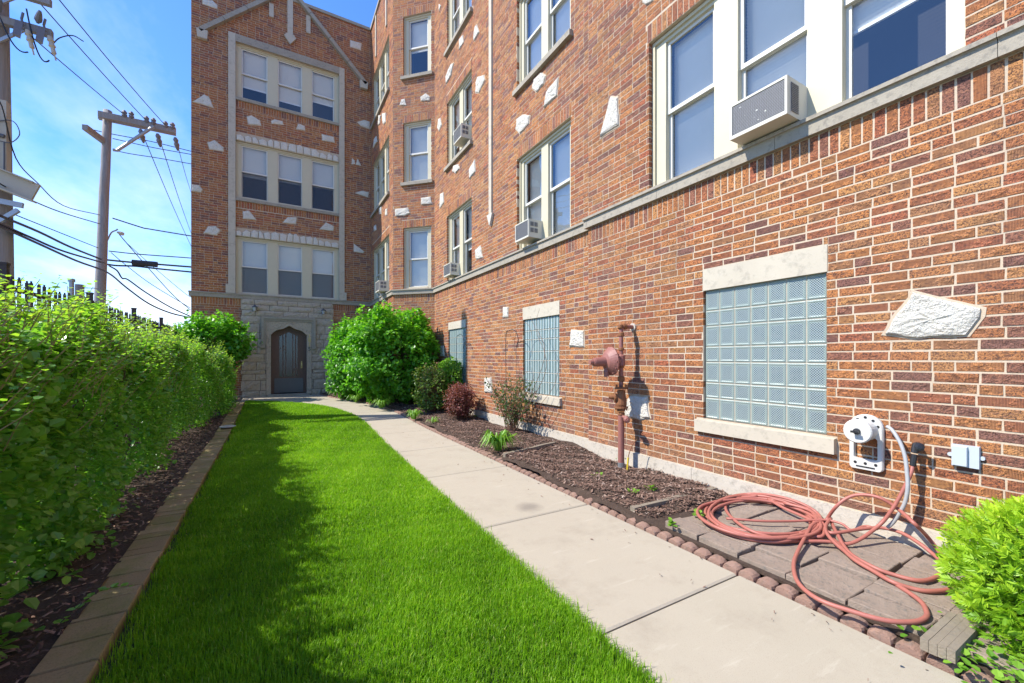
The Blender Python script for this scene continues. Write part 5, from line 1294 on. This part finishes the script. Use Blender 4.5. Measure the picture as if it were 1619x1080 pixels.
# sprig lying over the paver edging
tw = MB(); s0 = onZ(95, 985, .16); s1 = onZ(210, 925, .22); pts = smoothpts([s0, s0.lerp(s1, .5)+Vector((0, 0, .05)), s1], 5); hp = [o for o in sc.objects if o.get('category') == 'hedge'][0]
tw.tube(pts, .002, 4, .001); tw.build('low_twig', 'bark', hp); m = 16; Pk = np.array([list(pts[min(int(i/m*len(pts)), len(pts)-1)]) for i in range(m)]); az = np.arange(m)*2.4
v, f_ = leaves(Pk, np.stack([np.cos(az), np.sin(az), np.full(m, .2)], 1), np.tile([0, 0, 1.], (m, 1)), rng.uniform(.024, .036, m)); npmesh('low_leaves', v, f_, 'hedge_leaf', hp, np.repeat(rng.uniform(.4, .7, m), 2))

# ------------------------------------------------------------------ utility poles and lines beyond the fence
P1 = (-4.30, 11.15); P2x = -4.2
def pole(base, top, r0, r1, parent):
    mb = MB(); n = 10; pts = [Vector(base).lerp(Vector(top), i/n) for i in range(n+1)]
    mb.tube([p+Vector((random.uniform(-.004, .004), random.uniform(-.004, .004), 0)) for p in pts], r0, 16, r1); return mb.build('shaft', 'pole_wood', parent, smooth=True)
t1 = thing('utility_pole', 'thick weathered wooden pole at the left edge carrying cutouts and a beige steel beam', 'utility pole', (P1[0], P1[1], -.05))
X1, Y1 = P1
pole((X1, Y1, -.06), (X1-.10, Y1, 11.3), .205, .165, t1)
def arm(mbn, a, b, wd=.10, ht=.13, mat='pole_wood', par=None): return MB().beam(a, b, wd, ht).build(mbn, mat, par)
arm('crossarm', (X1-1.6, Y1-.2, 7.90), (X1+.72, Y1-.2, 7.90), par=t1); arm('crossarm', (X1-1.6, Y1-.2, 7.32), (X1+.74, Y1-.2, 7.32), par=t1)
arm('brace', (X1+.05, Y1-.17, 7.62), (X1+.38, Y1-.22, 7.90), .035, .05, 'galvanised', t1); arm('brace', (X1+.05, Y1-.17, 6.95), (X1+.38, Y1-.22, 7.25), .035, .05, 'galvanised', t1)
for dx in (.40, .68):
    fm = MB(); b = Vector((X1+dx, Y1-.3, 7.29)); fm.tube([b+Vector((0, 0, .22)), b+Vector((-.02, 0, .1)), b], .02, 6); fm.beam(b+Vector((-.03, -.05, .0)), b+Vector((-.06, -.06, -.26)), .08, .09); fm.build('fuse_cutout', 'insulator', t1)
    fm = MB(); fm.lathe(b+Vector((.07, -.05, -.1)), (.2, 0, -1), [(0, .03), (.08, .05), (.1, .03), (.18, .05), (.2, .03), (.3, .035), (.32, .012), (.42, .012)], 10); fm.build('arrester', 'steel_beige', t1)
mb = MB()
for a, b_, sag in (((X1+.02, Y1-.22, 7.65), (X1+.48, Y1-.35, 6.80), .5), ((X1+.44, Y1-.3, 7.6), (X1+.75, Y1-.35, 6.75), .6)):
    a, b_ = Vector(a), Vector(b_); mb.tube([a.lerp(b_, s)+Vector((0, 0, -sag*4*s*(1-s)*.55)) for s in [i/12 for i in range(13)]], .012, 5)
mb.tube(smoothpts([(X1+.78, Y1-.3, 7.1), (X1+.84, Y1-.2, 7.3), (X1+.98, Y1-.1, 7.46), (X1+1.1, Y1, 7.46)], 6), .01, 5); mb.build('jumper_wire', 'wire', t1)
for dx in (.1, .58): MB().lathe((X1+dx, Y1-.3, 7.4), (.3, -.6, .35), [(0, .02), (.05, .05), (.1, .05), (.2, .035), (.25, .02)], 8).build('insulator', 'insulator', t1)
MB().lathe((X1+.64, Y1-.2, 8.04), (0, 0, 1), [(0, .02), (.05, .06), (.09, .04), (.12, .07), (.17, .03)], 10).build('insulator', 'insulator', t1)
MB().box((X1+.02, Y1-.26, 5.2), (.38, .16, 1.3)).box((X1+.08, Y1-.33, 5.2), (.06, .06, 1.27)).build('riser_cover', 'steel_beige', t1)
fm = MB(); a, b_ = Vector((X1-.7, Y1-.32, 4.75)), Vector((X1+.60, Y1-.42, 4.26)); fm.beam(a, b_, .05, .34); fm.beam(a+Vector((0, -.05, .17)), b_+Vector((0, -.05, .17)), .14, .02); fm.beam(a+Vector((0, -.05, -.17)), b_+Vector((0, -.05, -.17)), .14, .02); fm.build('steel_beam', 'steel_beige', t1)
fm = MB(); fm.beam((X1-.3, Y1-.25, 4.12), (X1+.40, Y1-.3, 4.04), .05, .09); fm.beam((X1-.05, Y1-.22, 3.6), (X1+.34, Y1-.3, 3.95), .05, .07); fm.beam((X1-.05, Y1-.22, 3.5), (X1-.05, Y1-.22, 4.5), .05, .09); fm.build('mounting_bracket', 'galvanised', t1)
fm = MB(); fm.tube(smoothpts([(X1+.05, Y1-.3, 6.0), (X1+.1, Y1-.35, 5.6), (X1+.08, Y1-.38, 5.4)], 5), .012, 5); fm.tube(smoothpts([(X1+.1, Y1-.36, 5.45), (X1+.3, Y1-.36, 5.5), (X1+.38, Y1-.36, 5.3), (X1+.28, Y1-.36, 5.12), (X1+.15, Y1-.38, 5.1)], 5), .008, 5); fm.tube(smoothpts([(X1+.2, Y1-.38, 5.1), (X1+.2, Y1-.38, 4.7), (X1+.18, Y1-.38, 4.4), (X1, Y1-.4, 4.15)], 5), .012, 5)
fm.lathe((X1-.05, Y1-.36, 5.25), (1, 0, -.2), [(0, .03), (.1, .05), (.12, .03), (.25, .035)], 8); fm.build('clamp_fittings', 'wire_grey', t1)

b2 = onX(158, 480, P2x); tp2 = onX(170, 182, P2x)
t2 = thing('utility_pole', 'leaning grey wooden pole with a long double crossarm reaching right over the alley', 'utility pole', (b2.x, b2.y, 0))
Y2 = tp2.y; low = tp2+(b2-tp2)*(tp2.z/(tp2.z-b2.z)); low.z = -.05
pole(low, tp2+Vector((0, 0, .12)), .135, .10, t2)
def O(px, py): return onY(px, py, Y2-.25)
for dz, dy in ((0, -.22), (-.06, .12)):
    a = onY(163, 184, Y2+dy); b_ = onY(278, 208, Y2+dy); a.z = b_.z = b_.z+dz+.02; a.x -= .1; arm('crossarm', a, b_, .10, .17, par=t2)
arm('side_arm', onY(165, 224, Y2-.1), onY(134, 201, Y2-.9), .12, .14, par=t2)
MB().tube([onY(179, 237, Y2-.3), onY(185, 238, Y2-.3), onY(243, 200, Y2-.3)], .045, 8).build('brace', 'metal_grey', t2)
for px, py in ((197, 181), (232, 190), (262, 198), (208, 183), (243, 193), (273, 200)):
    p = O(px, py+5); MB().lathe(p, (0, -.2, 1), [(0, .03), (.06, .07), (.1, .05), (.14, .07), (.2, .03)], 8).build('insulator', 'insulator', t2)
for px, py in ((222, 204), (249, 211), (277, 217)):
    p = O(px, py); MB().lathe(p, (0.1, .6, -1), [(0, .03), (.08, .07), (.14, .05), (.2, .075), (.3, .05), (.38, .02)], 8).build('insulator', 'insulator', t2)
fm = MB(); p = O(185, 367); fm.lathe(p, (0.35, 0, -.1), [(0, .02), (.03, .035), (.1, .055), (.15, .045), (.16, .02)], 12); fm.build('street_light_head', 'steel_beige', t2)
fm = MB(); fm.tube(smoothpts([O(170, 380), O(176, 368), O(184, 364), O(186, 362)], 4), .02, 6); fm.build('light_bracket', 'metal_grey', t2)

def line(name, label, pts, r=.012, mat='wire', sag=0.):
    pts = [Vector(p) for p in pts]
    if len(pts) == 2 and sag: a, b = pts; pts = [a.lerp(b, s)+Vector((0, 0, -4*sag*s*(1-s))) for s in [i/14 for i in range(15)]]
    elif len(pts) > 2: pts = smoothpts(pts, 5)
    o = MB().tube(pts, r, 5).build(name, mat); return tag(o, label, 'cable', 'overhead cables')
pY = lambda px, py, y: onY(px, py, y)
yb = Y2-.25
line('power_line', 'thin wire from the upper left to the left end insulators of the long crossarm', [pY(20, 32, Y1), O(197, 182)], .011, sag=.02)
line('power_line', 'thin wire from the upper left to the middle insulators of the long crossarm', [pY(62, 4, Y1), O(231, 191)], .011, sag=.02)
line('power_line', 'thin wire from the near crossarm end to the right end of the far crossarm', [(X1+.68, Y1-.2, 8.2), O(262, 199)], .011, sag=.05)
for (a, b_, lab) in (((222, 204), (300, 384), 'steep wire dropping right from the left hanging insulator of the crossarm'), ((250, 212), (300, 362), 'steep wire dropping right from the middle hanging insulator of the crossarm'), ((278, 218), (301, 300), 'steep wire dropping right from the end hanging insulator of the crossarm')):
    A1 = O(*a); B1 = onY(b_[0], b_[1], Y2+14); line('power_line', lab, [A1, A1.lerp(B1, .5)+Vector((0, 0, -.1)), B1+(B1-A1)*.15], .013)
y3 = Y2+.3
for L, r, lab in (([(134, 202), (172, 211), (240, 224), (301, 239), (330, 246)], .012, 'top one of three level wires running right behind the slanted brace'),
                  ([(178, 219), (240, 233), (301, 244), (330, 250)], .012, 'middle one of three level wires running right behind the slanted brace'),
                  ([(178, 237), (205, 243), (250, 250), (301, 259), (330, 265)], .012, 'lowest of three level wires, starting at the foot of the brace'),
                  ([(178, 345), (225, 360), (235, 362), (301, 373), (330, 377)], .018, 'cable at lamp height running right from the leaning pole to the building'),
                  ([(172, 397), (220, 402), (301, 408), (330, 411)], .016, 'straight cable below the street light running right to the building'),
                  ([(160, 410), (200, 414), (250, 418), (301, 422), (330, 424)], .028, 'thick black cable holding the dark splice case'),
                  ([(170, 418), (185, 420), (215, 421), (250, 425), (301, 430), (330, 433)], .026, 'thick black cable just under the splice case')):
    line('cable', lab, [pY(x_, y_, y3) for x_, y_ in L], r)
o = MB().tube([pY(209, 415, y3), pY(215, 415.5, y3), pY(245, 418, y3), pY(249, 418.5, y3)], .09, 10).build('splice_case', 'black_rubber'); tag(o, 'dark fat splice case strung on the thick cable right of the leaning pole', 'splice case')
for L, r, lab in (([(-12, 158), (3, 168), (25, 250), (60, 290), (100, 325), (158, 340)], .010, 'thin wire sagging from the near pole to the leaning pole at lamp height'),
                  ([(-10, 285), (40, 312), (95, 335), (158, 354)], .012, 'thin wire below the steel beam running to the leaning pole'),
                  ([(25, 340), (90, 366), (155, 392)], .010, 'thin wire running from the near pole bolt to the leaning pole'),
                  ([(-15, 333), (0, 341), (60, 366), (110, 390), (160, 410)], .024, 'uppermost thick black cable running left past the near pole'),
                  ([(-15, 347), (0, 354), (50, 376), (100, 397), (165, 416)], .022, 'middle thick black cable running left past the near pole'),
                  ([(-15, 353), (0, 358), (60, 385), (120, 412), (170, 431), (200, 455), (235, 480), (270, 495), (305, 503)], .024, 'lowest thick black cable sagging past both poles towards the fence')):
    P = []
    for x_, y_ in L:
        # cables run in a plane between the two poles
        s_ = (x_-10)/150; xx = X1+.22+(P2x-X1)*max(s_, 0)
        P.append(onX(x_, y_, xx) if x_ < 171 else onY(x_, y_, Y2-.2+(x_-170)*.02))
    line('cable', lab, P, r)
for L, r, lab in (([(188, 370), (205, 390), (240, 430), (275, 468), (301, 490)], .013, 'cable slanting down right from the street light past the splice case'),
                  ([(200, 384), (240, 420), (290, 462), (305, 472)], .009, 'very thin wire slanting down right beside the street light cable'),
                  ([(175, 399), (200, 420), (240, 450), (301, 487)], .011, 'thin wire slanting down right from below the street light'),
                  ([(172, 420), (185, 428), (193, 440), (202, 442), (230, 462), (270, 486), (305, 502)], .022, 'thick drooping cable with a kink right of the leaning pole')):
    line('cable', lab, [pY(x_, y_, Y2+.1+.02*(x_-170)) for x_, y_ in L], r)
# stub posts behind the fence
p = onX(113, 470, -3.2); tag(MB().tube([(p.x, p.y, 0), (p.x, p.y, onX(113, 444, -3.2).z)], .035, 10).lathe((p.x, p.y, onX(113, 444, -3.2).z-.02), (0, 0, 1), [(0, .05), (.05, .05), (.06, .03)], 10).build('pipe_post', 'metal_grey'), 'grey metal pipe post with a cap just behind the picket fence', 'post')
p = onX(126, 470, -3.2); z_ = onX(126, 450, -3.2).z; tag(MB().tube([(p.x, p.y, 0), (p.x, p.y, z_*.5), (p.x, p.y, z_)], .075, 10, .065).cyl((p.x, p.y, z_-.06), (p.x+.25, p.y, z_-.05), .008, n=6).build('wooden_stub', 'pole_wood'), 'short cut off wooden post behind the picket fence, left of the leaning pole', 'post')
